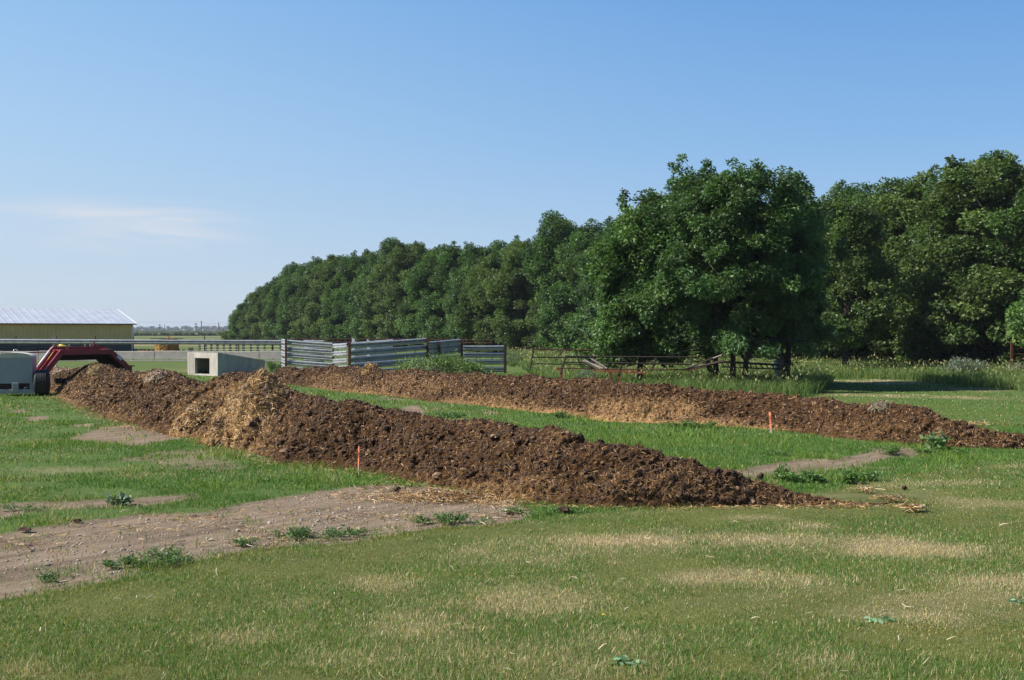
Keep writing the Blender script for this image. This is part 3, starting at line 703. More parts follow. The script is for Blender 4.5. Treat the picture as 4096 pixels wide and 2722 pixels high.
# pale lumps and clods lying about, each a thing
def clod(label, px, py, r, mat, sd, name='manure_clod', cat='clod', V=None, fl=.75):
    p = G(px, py) if V is None else on_windrow(V, px, py)
    lv, lf = lumps(np.array([[p[0], p[1], p[2] + r * .45]]), np.array([r * .8]), fl * .8, .5, sd, True)
    tag(mesh_np(name, lv, lf, mat, origin=(p[0], p[1], p[2])), label, cat, 'clods on and around the windrows')
clod('pale split lump of dry manure low on the near windrow left of the stake', 1140, 1812, .11, M['paleclod'], 1, V=VL)
clod('pale lump at the foot of the near windrow right of the stake', 1745, 1908, .10, M['paleclod'], 2, V=VL)
clod('small pale lump high on the near windrow face', 1978, 1752, .07, M['paleclod'], 3, V=VL)
clod('black clod in the grass edge between track and lawn', 2255, 2052, .10, M['clod'], 4)
clod('small black clod alone on the mown lawn right of the windrow tip', 3619, 1957, .06, M['clod'], 5)
clod('brown clod in the weeds beside the bare patch between the windrows', 3040, 1922, .085, M['clod'], 6, fl=1.1)
clod('dark clod on the track at the windrow foot', 1588, 1966, .07, M['clod'], 7)
clod('dark clod beside the small grass clump on the track', 2040, 2062, .06, M['clod'], 8)
clod('dark manure lump lying before the straw heap', 1150, 1786, .07, M['clod'], 9)
clod('brown manure lump on the grass edge of the track at far left', 310, 2093, .07, M['clod'], 10, fl=.5)
clod('brown manure smear along the track edge near the photo corner', 100, 2128, .08, M['clod'], 12, fl=.35)
def scrap(label, px, py, r, n, sd, kind=None):
    p = G(px, py); rg = np.random.default_rng(sd)
    P = np.column_stack([p[0] + rg.normal(0, r, n), p[1] + rg.normal(0, r * .7, n), rg.random(n) * .05 + .02]); pal = np.array(STRAWPAL)
    v, f, c = strands(P, np.tile([0, 0, 1.0], (n, 1)), rg.uniform(.05, .2, n), rg.uniform(.008, .016, n), pal[rg.integers(0, 6, n)] * rg.uniform(.5, 1.1, (n, 1)), sd, .6)
    tag(mesh_np('straw_scrap', v, f, M['straw'], col=c, origin=p), label, 'straw scrap', 'straw scraps on the lawn', kind)
scrap('ragged straw scrap on the lawn, largest right of the windrow tip', 3650, 2043, .13, 130, 1)
scrap('small flat straw scrap on the lawn just beyond the windrow tip', 3565, 2006, .12, 120, 2)
scrap('thin straw scrap on the lawn beside the small black clod', 3460, 1970, .10, 60, 3)
scrap('straw scrap on the dirt track below the windrow foot', 1850, 1990, .3, 300, 5, 'stuff')
scrap('straw scrap on the far lawn beside the thin end of the far windrow', 3840, 1700, .5, 400, 6, 'stuff')

# ------------------------------------------------------------------ numbered stakes
def stake(label, px, pyb, pyt, lean_px, text, wpx, seed):
    b = G(px, pyb); d = b[1]; top = D(px + lean_px, pyt, d)
    root = thing('marker_stake', label, 'stake', b, 'numbered stakes before the windrows')
    ax = top - b; L = np.linalg.norm(ax); ax /= L
    wd = wpx / F * d; sd = np.array([.88, -.47, 0]); sd -= ax * sd.dot(ax); sd /= np.linalg.norm(sd); bk = np.cross(sd, ax); 
    if bk[1] < 0: bk = -bk
    th = .012
    k = 0.76 if seed else 0.69
    MB().box(b + ax * (L * (1 - k) / 2 - .05), (wd, th, L * (1 - k) + .1), (sd, bk, ax)).build('bare_end', M['lath'], root)
    m = MB(); p0 = b + ax * L * (1 - k)
    hw = wd / 2; lk = L * k
    poly = [p0 - sd * hw, p0 + sd * hw, p0 + sd * hw + ax * (lk - .015), p0 + sd * (hw - .008) + ax * lk, p0 - sd * (hw - .008) + ax * lk, p0 - sd * hw + ax * (lk - .015)]
    m.prism([q - bk * th / 2 for q in poly], bk * th).build('painted_blade', M['stake'], root)
    cu = bpy.data.curves.new('lettering', 'FONT'); cu.body = text; cu.size = wd * 1.05; cu.align_x = 'CENTER'; cu.align_y = 'CENTER'; cu.extrude = .0006
    cu.offset = 0.0012; cu.space_character = 1.12
    tmp = bpy.data.objects.new('lettering', cu); me_ = bpy.data.meshes.new_from_object(tmp); bpy.data.objects.remove(tmp); o = link('lettering', me_, M['ink'], root)
    c = b + ax * L * (1 - k + k * (.52 if not seed else .52)) - bk * (th / 2 + .0012)
    X_, Y_ = ax, -sd
    Z_ = np.cross(X_, Y_)
    mat = Matrix(((X_[0], Y_[0], Z_[0]), (X_[1], Y_[1], Z_[1]), (X_[2], Y_[2], Z_[2])))
    o.rotation_euler = mat.to_euler(); o.location = Vector([float(q) for q in (c - b)])
stake('thin orange stake marked 1 TURN in front of the near windrow', 1433, 1897, 1785, 3, '1 TURN', 5.6, 0)
stake('orange stake marked 2 TURN in front of the far windrow', 3084, 1733, 1649, -5, '2 TURN', 8.2, 1)

# ------------------------------------------------------------------ machine shed
th_ = math.radians(36)
A_ = np.array([-math.cos(th_), -math.sin(th_), 0]); B_ = np.array([-math.sin(th_), math.cos(th_), 0]); Zv = np.array([0, 0, 1.0])
c0 = np.array([(531 - CX) / F * 130, 130.0, 0]); LEN, HALF, EAVE, RIDGE, SPL = 42.0, 8.0, 3.32, 5.15, 1.34
shed = thing('machine_shed', 'long yellow walled shed with white metal roof behind the feed bunk', 'shed', c0)
M['shedwall'] = metal_siding('yellow_siding', (0.74, 0.56, 0.23), 0.45, tuple(A_), 0.6, 0.0)
M['shedroof'] = metal_siding('white_metal_roof', (0.55, 0.57, 0.60), 0.9, tuple(A_), 0.45, 0.15, 0.3)
m = MB()
m.prism([c0 + Zv * SPL, c0 + A_ * LEN + Zv * SPL, c0 + A_ * LEN + Zv * EAVE, c0 + Zv * EAVE], B_ * .12)
m.prism([c0 + B_ * .12 + Zv * 0, c0 + B_ * 2 * HALF, c0 + B_ * 2 * HALF + Zv * EAVE, c0 + B_ * HALF + Zv * (RIDGE - .05), c0 + B_ * .12 + Zv * EAVE], A_ * .12)
m.prism([c0 + A_ * LEN + B_ * .12, c0 + A_ * LEN + B_ * 2 * HALF, c0 + A_ * LEN + B_ * 2 * HALF + Zv * EAVE, c0 + A_ * LEN + B_ * HALF + Zv * (RIDGE - .05), c0 + A_ * LEN + B_ * .12 + Zv * EAVE], -A_ * .12)
m.box(c0 + A_ * LEN / 2 + B_ * (2 * HALF - .06) + Zv * EAVE / 2, (LEN - .3, .1, EAVE), (A_, B_, Zv))
m.build('wall', M['shedwall'], shed)
m = MB()
for k in range(5):
    z0 = k * SPL / 5
    m.box(c0 + A_ * LEN / 2 + B_ * .06 + Zv * (z0 + SPL / 10 - .01), (LEN, .14 + .01 * (k % 2), SPL / 5 - .025), (A_, B_, Zv))
m.build('plank_skirt', M['plank'], shed)
m = MB(); ov = -.45
for sgn in (0, 1):
    e0 = c0 - A_ * .35 + (B_ * ov if not sgn else B_ * (2 * HALF - ov)) + Zv * (EAVE - .02); r0 = c0 - A_ * .35 + B_ * HALF + Zv * (RIDGE + .05)
    m.prism([e0, r0, r0 + Zv * .06, e0 + Zv * .06], A_ * (LEN + .7))
m.build('roof', M['shedroof'], shed)
m = MB()
for sgn in (0, 1):
    e0 = c0 - A_ * .40 + (B_ * (ov - .02) if not sgn else B_ * (2 * HALF - ov + .02)) + Zv * (EAVE - .12); r0 = c0 - A_ * .40 + B_ * HALF + Zv * (RIDGE - .06)
    m.prism([e0, r0, r0 + Zv * .2, e0 + Zv * .2], A_ * .05 * (1 if True else 1))
m.build('rake_trim', M['white'], shed)
MB().prism([c0 - A_ * .04 - B_ * .05, c0 + A_ * .16 - B_ * .05, c0 + A_ * .16 + B_ * .2, c0 - A_ * .04 + B_ * .2], Zv * (EAVE - .1)).build('corner_trim', M['white'], shed)
MB().box(c0 + A_ * LEN / 2 + B_ * (ov - .03) + Zv * (EAVE - .03), (LEN + .6, .05, .13), (A_, B_, Zv)).build('eave_trim', M['darkrust'], shed)

# ------------------------------------------------------------------ W-beam steel
def wprofile(s=1.0, inv=1):
    p = []
    for z_, y_ in [(0, .0), (.012, .004), (.050, .050), (.085, .076), (.108, .085), (.122, .076), (.148, .014), (.160, .010), (.195, .050), (.230, .076), (.254, .085), (.268, .076), (.298, .006), (.312, .0)]:
        p.append((y_ * s, z_ * s))
    return p
def wbeam(mb, P, Q, nrm, s=1.0, th=.006, bow=0.0, nseg=1):
    """corrugated two-hump guardrail sheet from P to Q (bottom edge), humps along nrm"""
    P = np.asarray(P, float); Q = np.asarray(Q, float); pr = wprofile(s); n = len(pr); v = []; f = []
    for i in range(nseg + 1):
        t = i / nseg; B = P + (Q - P) * t + np.array([0, 0, -bow * 4 * t * (1 - t)])
        for y_, z_ in pr: v.append(B + nrm * y_ + Zv * z_)
        for y_, z_ in pr[::-1]: v.append(B + nrm * (y_ - th) + Zv * z_)
    k = 2 * n
    for i in range(nseg):
        for j in range(k): f.append((i * k + j, i * k + (j + 1) % k, (i + 1) * k + (j + 1) % k, (i + 1) * k + j))
    for j in range(n - 1):
        f.append((j, j + 1, k - 2 - j, k - 1 - j)); o_ = nseg * k; f.append((o_ + j, o_ + k - 1 - j, o_ + k - 2 - j, o_ + j + 1))
    mb.add(v, f)
FRONT = np.array([0, -1.0, 0])

# feedlot fence: one long guardrail on pipe posts behind the concrete bunk
fr = thing('guardrail_fence', 'single silver guardrail on thin posts above the concrete bunk', 'fence', (-25, 88, 0))
joints = [-420, -90, 234, 564, 894, 1150]
ylv = lambda x: 1376 + 5 * (x + 90) / 1240.0
for i in range(len(joints) - 1):
    a = D(joints[i] - (4 if i % 2 else 0), ylv(joints[i]), 88 - .02 * (i % 2)); b = D(joints[i + 1] + 4, ylv(joints[i + 1]), 88 - .02 * (i % 2))
    mb = MB(); wbeam(mb, a, b, FRONT, 1.32); mb.build('rail', M['galv'], fr)
for px in (-250, -95, 64, 227, 381, 533, 676, 818, 955, 1090):
    a = D(px, 1346, 88.12); MB().tube([(a[0], a[1], -.1), a], .045, 8).build('post', M['darkrust'], fr)

# concrete feed bunk, precast sections
bk = thing('feed_bunk', 'low grey concrete feed bunk wall of jointed precast sections', 'feed bunk', (-28, 87, 0))
edges = [-450, -290, -140, 10, 154, 310, 466, 618, 764, 902, 1037, 1175]
for i in range(len(edges) - 1):
    a = D(edges[i] + 1.0, 1400, 87); b = D(edges[i + 1] - 1.0, 1400, 87); j = .012 * ((i * 7) % 3 - 1); zz = .84 + .02 * ((i * 5) % 3 - 1)
    x0, x1 = a[0], b[0]; y_ = 87 + j
    MB().prism([(x0, y_ - .06, .20), (x0, y_, zz - .05), (x0, y_ + .03, zz), (x0, y_ + .17, zz), (x0, y_ + .25, .20)], (x1 - x0, 0, 0)).build('bunk_section', M['bunk'], bk)
    MB().prism([(x0, y_ - .42, .0), (x0, y_ - .42, .09), (x0, y_ + .3, .12), (x0, y_ + .3, .0)], (x1 - x0, 0, 0)).build('bunk_foot', M['bunk'], bk)

# white posts in the yard
for px, yt, yb, d, lab in [(215, 1352, 1390, 97, 'short white post behind the guardrail, beside the yellow waterer'), (276.6, 1376, 1405, 97, 'white post between shed and bunk, right of the yellow waterer'),
                       (340.5, 1376, 1405, 97, 'white post above the red arch, left one of a close pair'), (361, 1376, 1405, 97, 'white post above the red arch, right one of a close pair'),
                       ]:
    a = D(px, yt, d); MBo = MB().box((a[0], d, a[2] / 2 - .05), (.16, .12, a[2] + .1))
    if px == 215: MBo.box((a[0] + .12, d, a[2] + .03), (.9, .14, .06))
    tag(MBo.build('white_post', M['wood'], origin=(a[0], d, 0)), lab, 'post', 'pale yard posts behind the bunk')
for px, yt, lab in [(1413, 1351, 'white angled-top post behind the windbreak, the left taller one'), (1473, 1357, 'white angled-top post behind the windbreak, the right shorter one')]:
    a = D(px, yt, 63.5); hw = .085
    tag(MB().prism([(a[0] - hw, 63.5, -.1), (a[0] + hw, 63.5, -.1), (a[0] + hw, 63.5, a[2] - .12), (a[0] - hw, 63.5, a[2])], (0, .1, 0)).build('white_post', M['white'], origin=(a[0], 63.5, 0)), lab, 'post', 'white posts behind the windbreak')

# yellow waterer
a = D(248, 1389, 95); wt = thing('livestock_waterer', 'yellow drum lid of a waterer behind the red arch', 'waterer', (a[0], 95, 0))
mb = MB(); mb.tube([(a[0], 95, 0), (a[0], 95, a[2] - .02), (a[0], 95, a[2] + .1)], [.42, .42, .46], 20); mb.build('drum', M['yellow'], wt)
mb = MB(); mb.tube([(a[0], 95, a[2] + .102), (a[0], 95, a[2] + .16), (a[0], 95, a[2] + .26), (a[0], 95, a[2] + .28)], [.42, .3, .22, .1], 20); mb.build('lid', M['yellow'], wt)

# ------------------------------------------------------------------ hay bale and board
a = D(668, 1400, 112)
hb = thing('hay_bale', 'round golden hay bale behind the guardrail with straw spilled round it', 'hay bale', (a[0], 112, 0))
mb = MB(); ring = 26
prof = [(0, 1.12), (.25, 1.24), (.7, 1.22), (1.1, 1.2), (1.42, 1.16), (1.55, .9), (1.56, .3)]
mb.tube([(a[0] + .04 * math.sin(i * 3), 112, p[0] + .02) for i, p in enumerate(prof)], [p[1] for p in prof], ring)
o = mb.build('bale_body', M['hay'], hb, smooth=False)
bm = bmesh.new(); bm.from_mesh(o.data); bmesh.ops.subdivide_edges(bm, edges=bm.edges[:], cuts=3, use_grid_fill=True)
for v in bm.verts: v.co += Vector((random.gauss(0, .035), random.gauss(0, .035), random.gauss(0, .03)))
bm.to_mesh(o.data); bm.free()
n = 2500; rg = np.random.default_rng(5)
ang = rg.uniform(0, 6.28, n); rr = 1.2 + np.abs(rg.normal(0, 1.3, n)); P = np.column_stack([a[0] - .8 + rr * np.cos(ang) * 1.6, 112 + rr * np.sin(ang), .05 + .35 * np.exp(-(rr - 1.2) * 1.6) * rg.random(n)])
v, f, c = strands(P, np.tile([0, 0, 1.0], (n, 1)), rg.uniform(.2, .6, n), rg.uniform(.04, .08, n), np.array([.62, .40, .12]) * rg.uniform(.6, 1.1, (n, 1)), 5, .6)
o = mesh_np('spilled_hay', v, f, M['straw'], hb, col=c); o['kind'] = 'stuff'
p1 = D(622, 1354.5, 112.2); p2 = D(712, 1356.5, 111.4)
tag(MB().beam(p1, p2, 1.9, .07).build('feeder_lid', M['darkrust'], origin=(p1 + p2) / 2), 'dark flat board lying on top of the hay bale', 'board')

# ------------------------------------------------------------------ plank-post wire fence
wf = thing('wire_fence', 'wire fence on stubby old wooden posts behind the bunk', 'fence', (-22, 108, 0))
fpx = [940, 1027, 1123, 1220, 1318, 1417, 1520, 1630, 1742, 1852, 1962, 2083, 2206]
tops = []
for i, q in enumerate(fpx):
    px = q / 3.933 + 560; d = 108 - .3 * i; a = D(px, 1376 - .3 * i + 1.2 * math.sin(i * 2.1) + (3 if i == 0 else 0), d); tops.append(a); ln = .05 * math.sin(i * 1.7)
    MB().beam((a[0] + ln, d, -.1), a, .18 + .04 * (i % 2), .18, (0, 1, 0)).build('post', M['postwood'], wf)
for k in range(4):
    MB().tube([(t[0], t[1] - .13, t[2] * (.93 - .22 * k)) for t in tops] + [(tops[-1][0] + 6, 105, 1.05 * (.93 - .22 * k))], .016, 4).build('wire', M['wire'], wf)
for px, yt, lab in [(734, 1398, 'lowest stub of a post near the hay bale'), (758, 1392, 'broken dark post stub, left of a pair beyond the bunk'), (768.5, 1391, 'broken grey post stub, right of a pair beyond the bunk')]:
    a = D(px, yt, 109); tag(MB().beam((a[0], 109, -.1), a, .2, .2, (0, 1, 0)).build('post_stub', M['postwood'], origin=(a[0], 109, 0)), lab, 'post', 'old post stubs')

# pipe fence behind the windbreak
pf = thing('pipe_fence', 'rusty pipe rail fence running behind the corrugated windbreak', 'fence', (-7, 88, 0))
for ya, yb in ((1357, 1361), (1369, 1373)):
    MB().tube([D(1140, ya, 93), D(1600, ya + .5, 90), D(1968, yb, 88)], .035, 6).build('rail', M['rust'], pf)
for px in (1215, 1280, 1350, 1420, 1500, 1580, 1660, 1740, 1856, 1905, 1968):
    d = 93 - 5 * (px - 1140) / 828; a = D(px, 1352 + 7 * (px - 1140) / 828, d); MB().tube([(a[0], d + .08, -.1), (a[0], d + .08, a[2])], .045, 6).build('post', M['rust'], pf)

# ------------------------------------------------------------------ corrugated windbreak panels
def panel(label, xa, ya, da, xb, yb, db, nb, pitch, posts, s=1.0, first=0.0, zlow=None):
    A = D(xa, ya, da); B = D(xb, yb, db)
    root = thing('windbreak_panel', label, 'windbreak', (A[0] / 2 + B[0] / 2, A[1] / 2 + B[1] / 2, 0), 'corrugated steel windbreak panels')
    d = B - A; nrm = np.array([d[1], -d[0], 0]); nrm /= np.linalg.norm(nrm)
    if nrm[1] > 0: nrm = -nrm
    for k in range(nb):
        dz = np.array([0, 0, -(k * pitch + .312 * s + first)])
        e = .02 * math.sin(k * 2.3 + xa)
        mb = MB(); wbeam(mb, A + dz + Zv * e, B + dz + Zv * .5 * e, nrm, s, bow=.008, nseg=4); mb.build('rail', M['galv'], root)
    for (t, yt, wd, matn, front) in posts:
        p = A + d * t; q = D(proj(p)[0], yt, p[1]); off = nrm * (.135 if front else -.07)
        MB().box((p[0] + off[0], p[1] + off[1], q[2] / 2 - .05), (wd, .1, q[2] + .1)).build('post', M[matn], root)
    return root
panel('windbreak end panel folded back at the guardrail end', 1129, 1354.5, 63.6, 1146, 1358, 61.0, 6, .385, [(0.0, 1353, .07, 'darkrust', False)])
panel('left windbreak panel of five silver rails sloping down to the right', 1147, 1359, 61.0, 1331, 1372, 60.6, 6, .385, [(.0, 1356, .10, 'rust', True), (1.0, 1376, .09, 'darkrust', False)])
panel('narrow bright windbreak panel at the inner corner', 1333, 1377, 60.6, 1390, 1373, 58.8, 5, .42, [])
panel('long windbreak panel rising to the right behind the weedy mound', 1396, 1374, 58.6, 1708, 1352.5, 60.4, 5, .39, [(.0, 1370, .15, 'rust', True), (1.0, 1350, .15, 'rust', True)])
panel('bright windbreak panel between two rusty posts above the weedy mound', 1713, 1366, 60.6, 1842, 1355.5, 62.0, 4, .30, [(.30, 1369, .13, 'rust', True), (1.0, 1352, .13, 'rust', True)], .86)
panel('dark shaded windbreak panel with wide gaps at the right end', 1851, 1382, 62.2, 2016, 1382, 62.6, 5, .425, [(1.02, 1380, .16, 'darkrust', True)])
panel('second row windbreak panel seen above the inner corner', 1215, 1361, 66.0, 1296, 1363, 66.0, 4, .4, [(.9, 1361, .08, 'rust', False)])
panel('bent windbreak panel showing above the long panel', 1400, 1369.5, 64.5, 1572, 1357, 64.8, 4, .42, [])

# ------------------------------------------------------------------ concrete shelter
fr_br = G(871, 1506); a_ = np.array([-.82, .572, 0]); b_ = np.array([.572, .82, 0])
sh = thing('calf_shelter', 'small concrete shelter with a dark square doorway and sloping roof', 'shelter', fr_br)
W_, L_ = 2.62, 3.45; zf0, zf1 = 1.31, .80; tt = .16
o0 = fr_br
m = MB()
# front wall with an opening, butted from four pieces
u0, u1, zb, zt = .70, 1.98, .10, 1.0   # from the right corner along a_
def fw(u_a, u_b, z_a, z_b): m.prism([o0 + a_ * u_a + Zv * z_a, o0 + a_ * u_b + Zv * z_a, o0 + a_ * u_b + Zv * z_b, o0 + a_ * u_a + Zv * z_b], b_ * tt)
fw(0, u0, -.1, zf0); fw(u1, W_, -.1, zf0); fw(u0, u1, zt, zf0); fw(u0, u1, -.1, zb)
m.build('front_wall', M['concrete'], sh)
m = MB()
for off in (0, W_ - tt):
    q0 = o0 + a_ * off + b_ * (tt + .002); q1 = o0 + a_ * off + b_ * L_
    m.prism([q0 - Zv * .1, q1 - Zv * .1, q1 + Zv * (zf1 - .1), q0 + Zv * (zf0 - .12)], a_ * tt)
q0 = o0 + b_ * (L_ - tt); m.prism([q0 + a_ * tt - Zv * .1, q0 + a_ * (W_ - tt) - Zv * .1, q0 + a_ * (W_ - tt) + Zv * (zf1 - .1), q0 + a_ * tt + Zv * (zf1 - .1)], b_ * tt)
m.build('side_wall', M['concrete'], sh)
q0 = o0 - a_ * .015 + b_ * (tt + .002); q1 = o0 - a_ * .015 + b_ * (L_ + .03)
MB().prism([q0 + Zv * (zf0 - .118), q1 + Zv * (zf1 - .098), q1 + Zv * (zf1 + .01), q0 + Zv * (zf0 - .004)], a_ * (W_ + .03)).build('roof', M['concrete'], sh)
m = MB()
for k in range(7):
    m.box(o0 + a_ * (2.07 + .075 * k) - b_ * .006 + Zv * .62, (.028, .012, 1.34), (a_, b_, Zv))
m.build('board_ribs', M['concrete'], sh)

# ------------------------------------------------------------------ red compost turner
v_ = np.array([-.65, .76, 0]); v_ /= np.linalg.norm(v_); u_ = np.array([v_[1], -v_[0], 0])
t0 = np.array([-18.8, 42.0, 0])
tn = thing('compost_turner', 'red steel arch of a compost turner straddling the near windrow', 'compost turner', t0)
def T(u, v, z): return t0 + u_ * u + v_ * v + Zv * (z + (v * .095 - .055) * z / 1.84)
UL, U1, U2, UR = 0.0, .72, 2.78, 3.62; ZT = 1.84; ZL, ZR = .86, .62; DV = 1.25
# front and back arch ribs
for vv, nm in ((0.0, 'arch_rib'), (DV - .1, 'arch_rib')):
    m = MB(); wb = .21
    out = [(UL - .02, ZL), (U1, ZT), (U2, ZT), (UR - .25, 1.28), (UR, .98), (UR, .2)]
    inn = [(UR - .20, .2), (UR - .20, .90), (UR - .42, 1.13), (U2 - .08, ZT - wb), (U1 + .10, ZT - wb), (UL + .23, ZL)]
    for i in range(5):
        j = 5 - i
        quad = [out[i], out[i + 1], inn[j - 1], inn[j]]
        m.prism([T(p[0], vv, p[1]) for p in quad], v_ * .1)
    m.build(nm, M['red'], tn)
# top deck recessed between the ribs, cross beams
m = MB(); m.prism([T(U1 + .05, .1, ZT - .14), T(U2 - .02, .1, ZT - .14), T(U2 - .02, .1, ZT - .10), T(U1 + .05, .1, ZT - .10)], v_ * (DV - .2)); m.build('top_deck', M['red'], tn)
m = MB()
for uu in (U1 + .02, U2 - .12): m.prism([T(uu, .1, ZT - .14), T(uu + .12, .1, ZT - .14), T(uu + .12, .1, ZT - .004), T(uu, .1, ZT - .004)], v_ * (DV - .2))
m.prism([T(1.5, .1, ZT - .1), T(1.62, .1, ZT - .1), T(1.62, .1, ZT - .03), T(1.5, .1, ZT - .03)], v_ * (DV - .2))
m.build('cross_beam', M['red'], tn)
# sloping near side: recessed sheet, two stiffeners, foot beam
sl_ = np.array([U1 - UL, ZT - ZL]); sl_ /= np.linalg.norm(sl_)
def SLP(t, v, off): # t 0..1 from foot to shoulder, off outward
    uu = UL + (U1 - UL) * t - sl_[1] * off; zz = ZL + (ZT - ZL) * t + sl_[0] * off
    return T(uu, v, zz)
m = MB(); m.prism([SLP(0, .1, -.14), SLP(1, .1, -.14), SLP(1, .1, -.10), SLP(0, .1, -.10)], v_ * (DV - .2)); m.build('side_sheet', M['red'], tn)
m = MB()
for vv in (.5,): m.prism([SLP(.02, vv, -.1), SLP(.94, vv, -.1), SLP(.94, vv, .02), SLP(.02, vv, .02)], v_ * .06)
m.prism([SLP(-.04, -.02, -.1), SLP(.08, -.02, -.1), SLP(.08, -.02, .03), SLP(-.04, -.02, .03)], v_ * (DV + .04))
m.build('side_stiffener', M['red'], tn)
MB().tube([SLP(.02, .86, .06), SLP(.82, .86, .06)], .055, 10).build('lift_cylinder', M['white'], tn, smooth=True)
MB().tube([SLP(.82, .86, .06), SLP(1.02, .86, .04)], .035, 8).build('cylinder_rod', M['red'], tn)
MB().box(SLP(.68, .525, .024), (.05, .004, .36), (v_, np.cross(v_, (u_ * sl_[0] + Zv * sl_[1])), u_ * sl_[0] + Zv * sl_[1])).build('warning_decal', M['yellowdecal'], tn)
# far side sheet, shielding hood and rotor inside
m = MB()
m.prism([T(UR - .04, .1, .2), T(UR, .1, .2), T(UR, .1, .98), T(UR - .25, .1, 1.28), T(U2, .1, ZT - .02), T(U2 - .04, .1, ZT - .06), T(UR - .3, .1, 1.24), T(UR - .04, .1, .95)], v_ * (DV - .2)); m.build('far_side_sheet', M['red'], tn)
m = MB()
hz = 1.30
m.prism([T(U1 + .02, DV - .25, ZT - .16), T(U2 - .02, DV - .25, ZT - .16), T(U2 - .28, DV - .25, hz), T(U1 - .12, DV - .25, hz)], v_ * .04)
m.prism([T(U2 - .06, DV - .25, ZT - .16), T(UR - .18, DV - .25, 1.0), T(UR - .18, DV - .25, .3), T(UR - .5, DV - .25, .6), T(U2 - .30, DV - .25, hz)], v_ * .04)
m.prism([T(U1 + .0, DV - .25, ZT - .16), T(UL + .15, DV - .25, ZL - .1), T(UL + .2, DV - .25, ZL - .3), T(U1 - .1, DV - .25, hz)], v_ * .04)
m.build('discharge_hood', M['reddark'], tn)
MB().tube([T(.7, .62, .5), T(3.5, .62, .5)], .11, 12).build('rotor', M['reddark'], tn)
m = MB()
for k in range(26):
    uu = .75 + k * .105; a = k * 1.9
    c = T(uu, .62, .5); dv = v_ * math.cos(a) + Zv * math.sin(a); m.beam(c + dv * .08, c + dv * .36, .05, .02, u_)
m.build('rotor_teeth', M['reddark'], tn)
MB().prism([T(3.10 + a * .12 * .725 + b * .07 * .688, -.004, 1.48 - a * .12 * .688 + b * .07 * .725) for a, b in ((-1, -1), (1, -1), (1, 1), (-1, 1))], -v_ * .004).build('paper_label', M['label'], tn)
m = MB()
for uu, vv in ((1.0, .05), (2.55, .05), (.95, DV - .05), (2.6, DV - .05)):
    c = T(uu, vv, ZT - .01); m.tube([c - u_ * .045, c - u_ * .045 + Zv * .07, c + Zv * .10, c + u_ * .045 + Zv * .07, c + u_ * .045], .014, 6)
m.box(T(2.45, DV - .02, ZT + .1), (.05, .05, .22), (u_, v_, Zv))
m.build('lifting_lugs', M['red'], tn)['kind'] = 'stuff'
m = MB(); m.box(T(UR + .06, .3, 1.08), (.26, .12, .05), (u_, v_, Zv)); m.box(T(UR + .04, .5, .85), (.10, .5, .5), (u_, v_, Zv)); m.build('drive_bracket', M['red'], tn)
MB().beam(T(UL - .45, DV - .1, ZT - .22), T(U1 - .1, DV - .1, ZT - .2), .05, .05).build('hose_arm', M['red'], tn)
def wheel(root, c, ax, r, wd, nm='wheel'):
    """tyre with rounded shoulders plus rim, axis ax"""
    ax = np.asarray(ax, float); mb = MB()
    prof = [(-.5, .62), (-.5, .86), (-.42, .95), (-.25, .99), (0, 1.0), (.25, .99), (.42, .95), (.5, .86), (.5, .62)]
    mb.tube([c + ax * p[0] * wd for p in prof], [p[1] * r for p in prof], 36, False)
    t_ = mb.build(nm, M['rubber'], root, smooth=True)
    mb = MB()
    for k in (-.32, -.16, 0, .16, .32):
        mb.tube([c + ax * (k - .05) * wd, c + ax * (k - .045) * wd, c + ax * (k + .045) * wd, c + ax * (k + .05) * wd], [r * .98, r * 1.012, r * 1.012, r * .98], 36, False)
    mb.build('tread', M['rubber'], t_)
    mb = MB(); mb.tube([c - ax * wd * .3, c - ax * wd * .1, c + ax * wd * .1, c + ax * wd * .3], [r * .63, r * .5, r * .5, r * .63], 20); mb.build('rim', M['tank'], t_)
wheel(tn, T(UR + .22, .55, .26), u_, .30, .18)

# ------------------------------------------------------------------ grey tank trailer with a tyre
ra = math.radians(17); tx_ = np.array([math.cos(ra), math.sin(ra), 0]); ty_ = np.array([-math.sin(ra), math.cos(ra), 0])
tk0 = np.array([(55 - CX) / F * 41, 41.0, 0]); hw = .665
tk = thing('tank_trailer', 'grey box tank on a low steel frame with one black tyre at its side', 'tank trailer', tk0)
def K(x, y, z_): return tk0 + tx_ * x + ty_ * y + Zv * z_
m = MB(); m.prism([K(-hw, 0, .50), K(hw, 0, .50), K(hw, 0, 1.50), K(-hw, 0, 1.50)], ty_ * 1.2); m.build('tank', M['tank'], tk, bevel=.012)
m = MB(); arc = [K(-hw - .015, -.015, 1.502)] + [K(hw * 1.02 * math.sin(t), -.015, 1.505 + .20 * (math.cos(t) - math.cos(1.57))) for t in np.linspace(-1.57, 1.57, 15)] + [K(hw + .015, -.015, 1.502)]
m.prism(arc, ty_ * 1.23); m.build('domed_lid', M['tanktop'], tk, smooth=False)
MB().tube([K(-.02 - .065, .5, 1.68), K(-.02 - .065, .5, 1.77), K(-.055, .5, 1.82), K(-.0, .5, 1.835), K(.045, .5, 1.80), K(.06, .5, 1.74), K(.06, .5, 1.67)], .012, 8).build('lifting_eye', M['chrome'], tk, smooth=True)
m = MB()
m.box(K(.06, -.03, .19), (1.44, .10, .17), (tx_, ty_, Zv))
m.box(K(-.58, .0, .42), (.12, .10, .29), (tx_, ty_, Zv)); m.box(K(.64, .0, .42), (.14, .10, .29), (tx_, ty_, Zv))
m.box(K(.0, .6, .47), (1.3, .1, .06), (tx_, ty_, Zv)); m.box(K(.06, 1.1, .19), (1.44, .1, .17), (tx_, ty_, Zv))
m.build('frame', M['tank'], tk, bevel=.008)
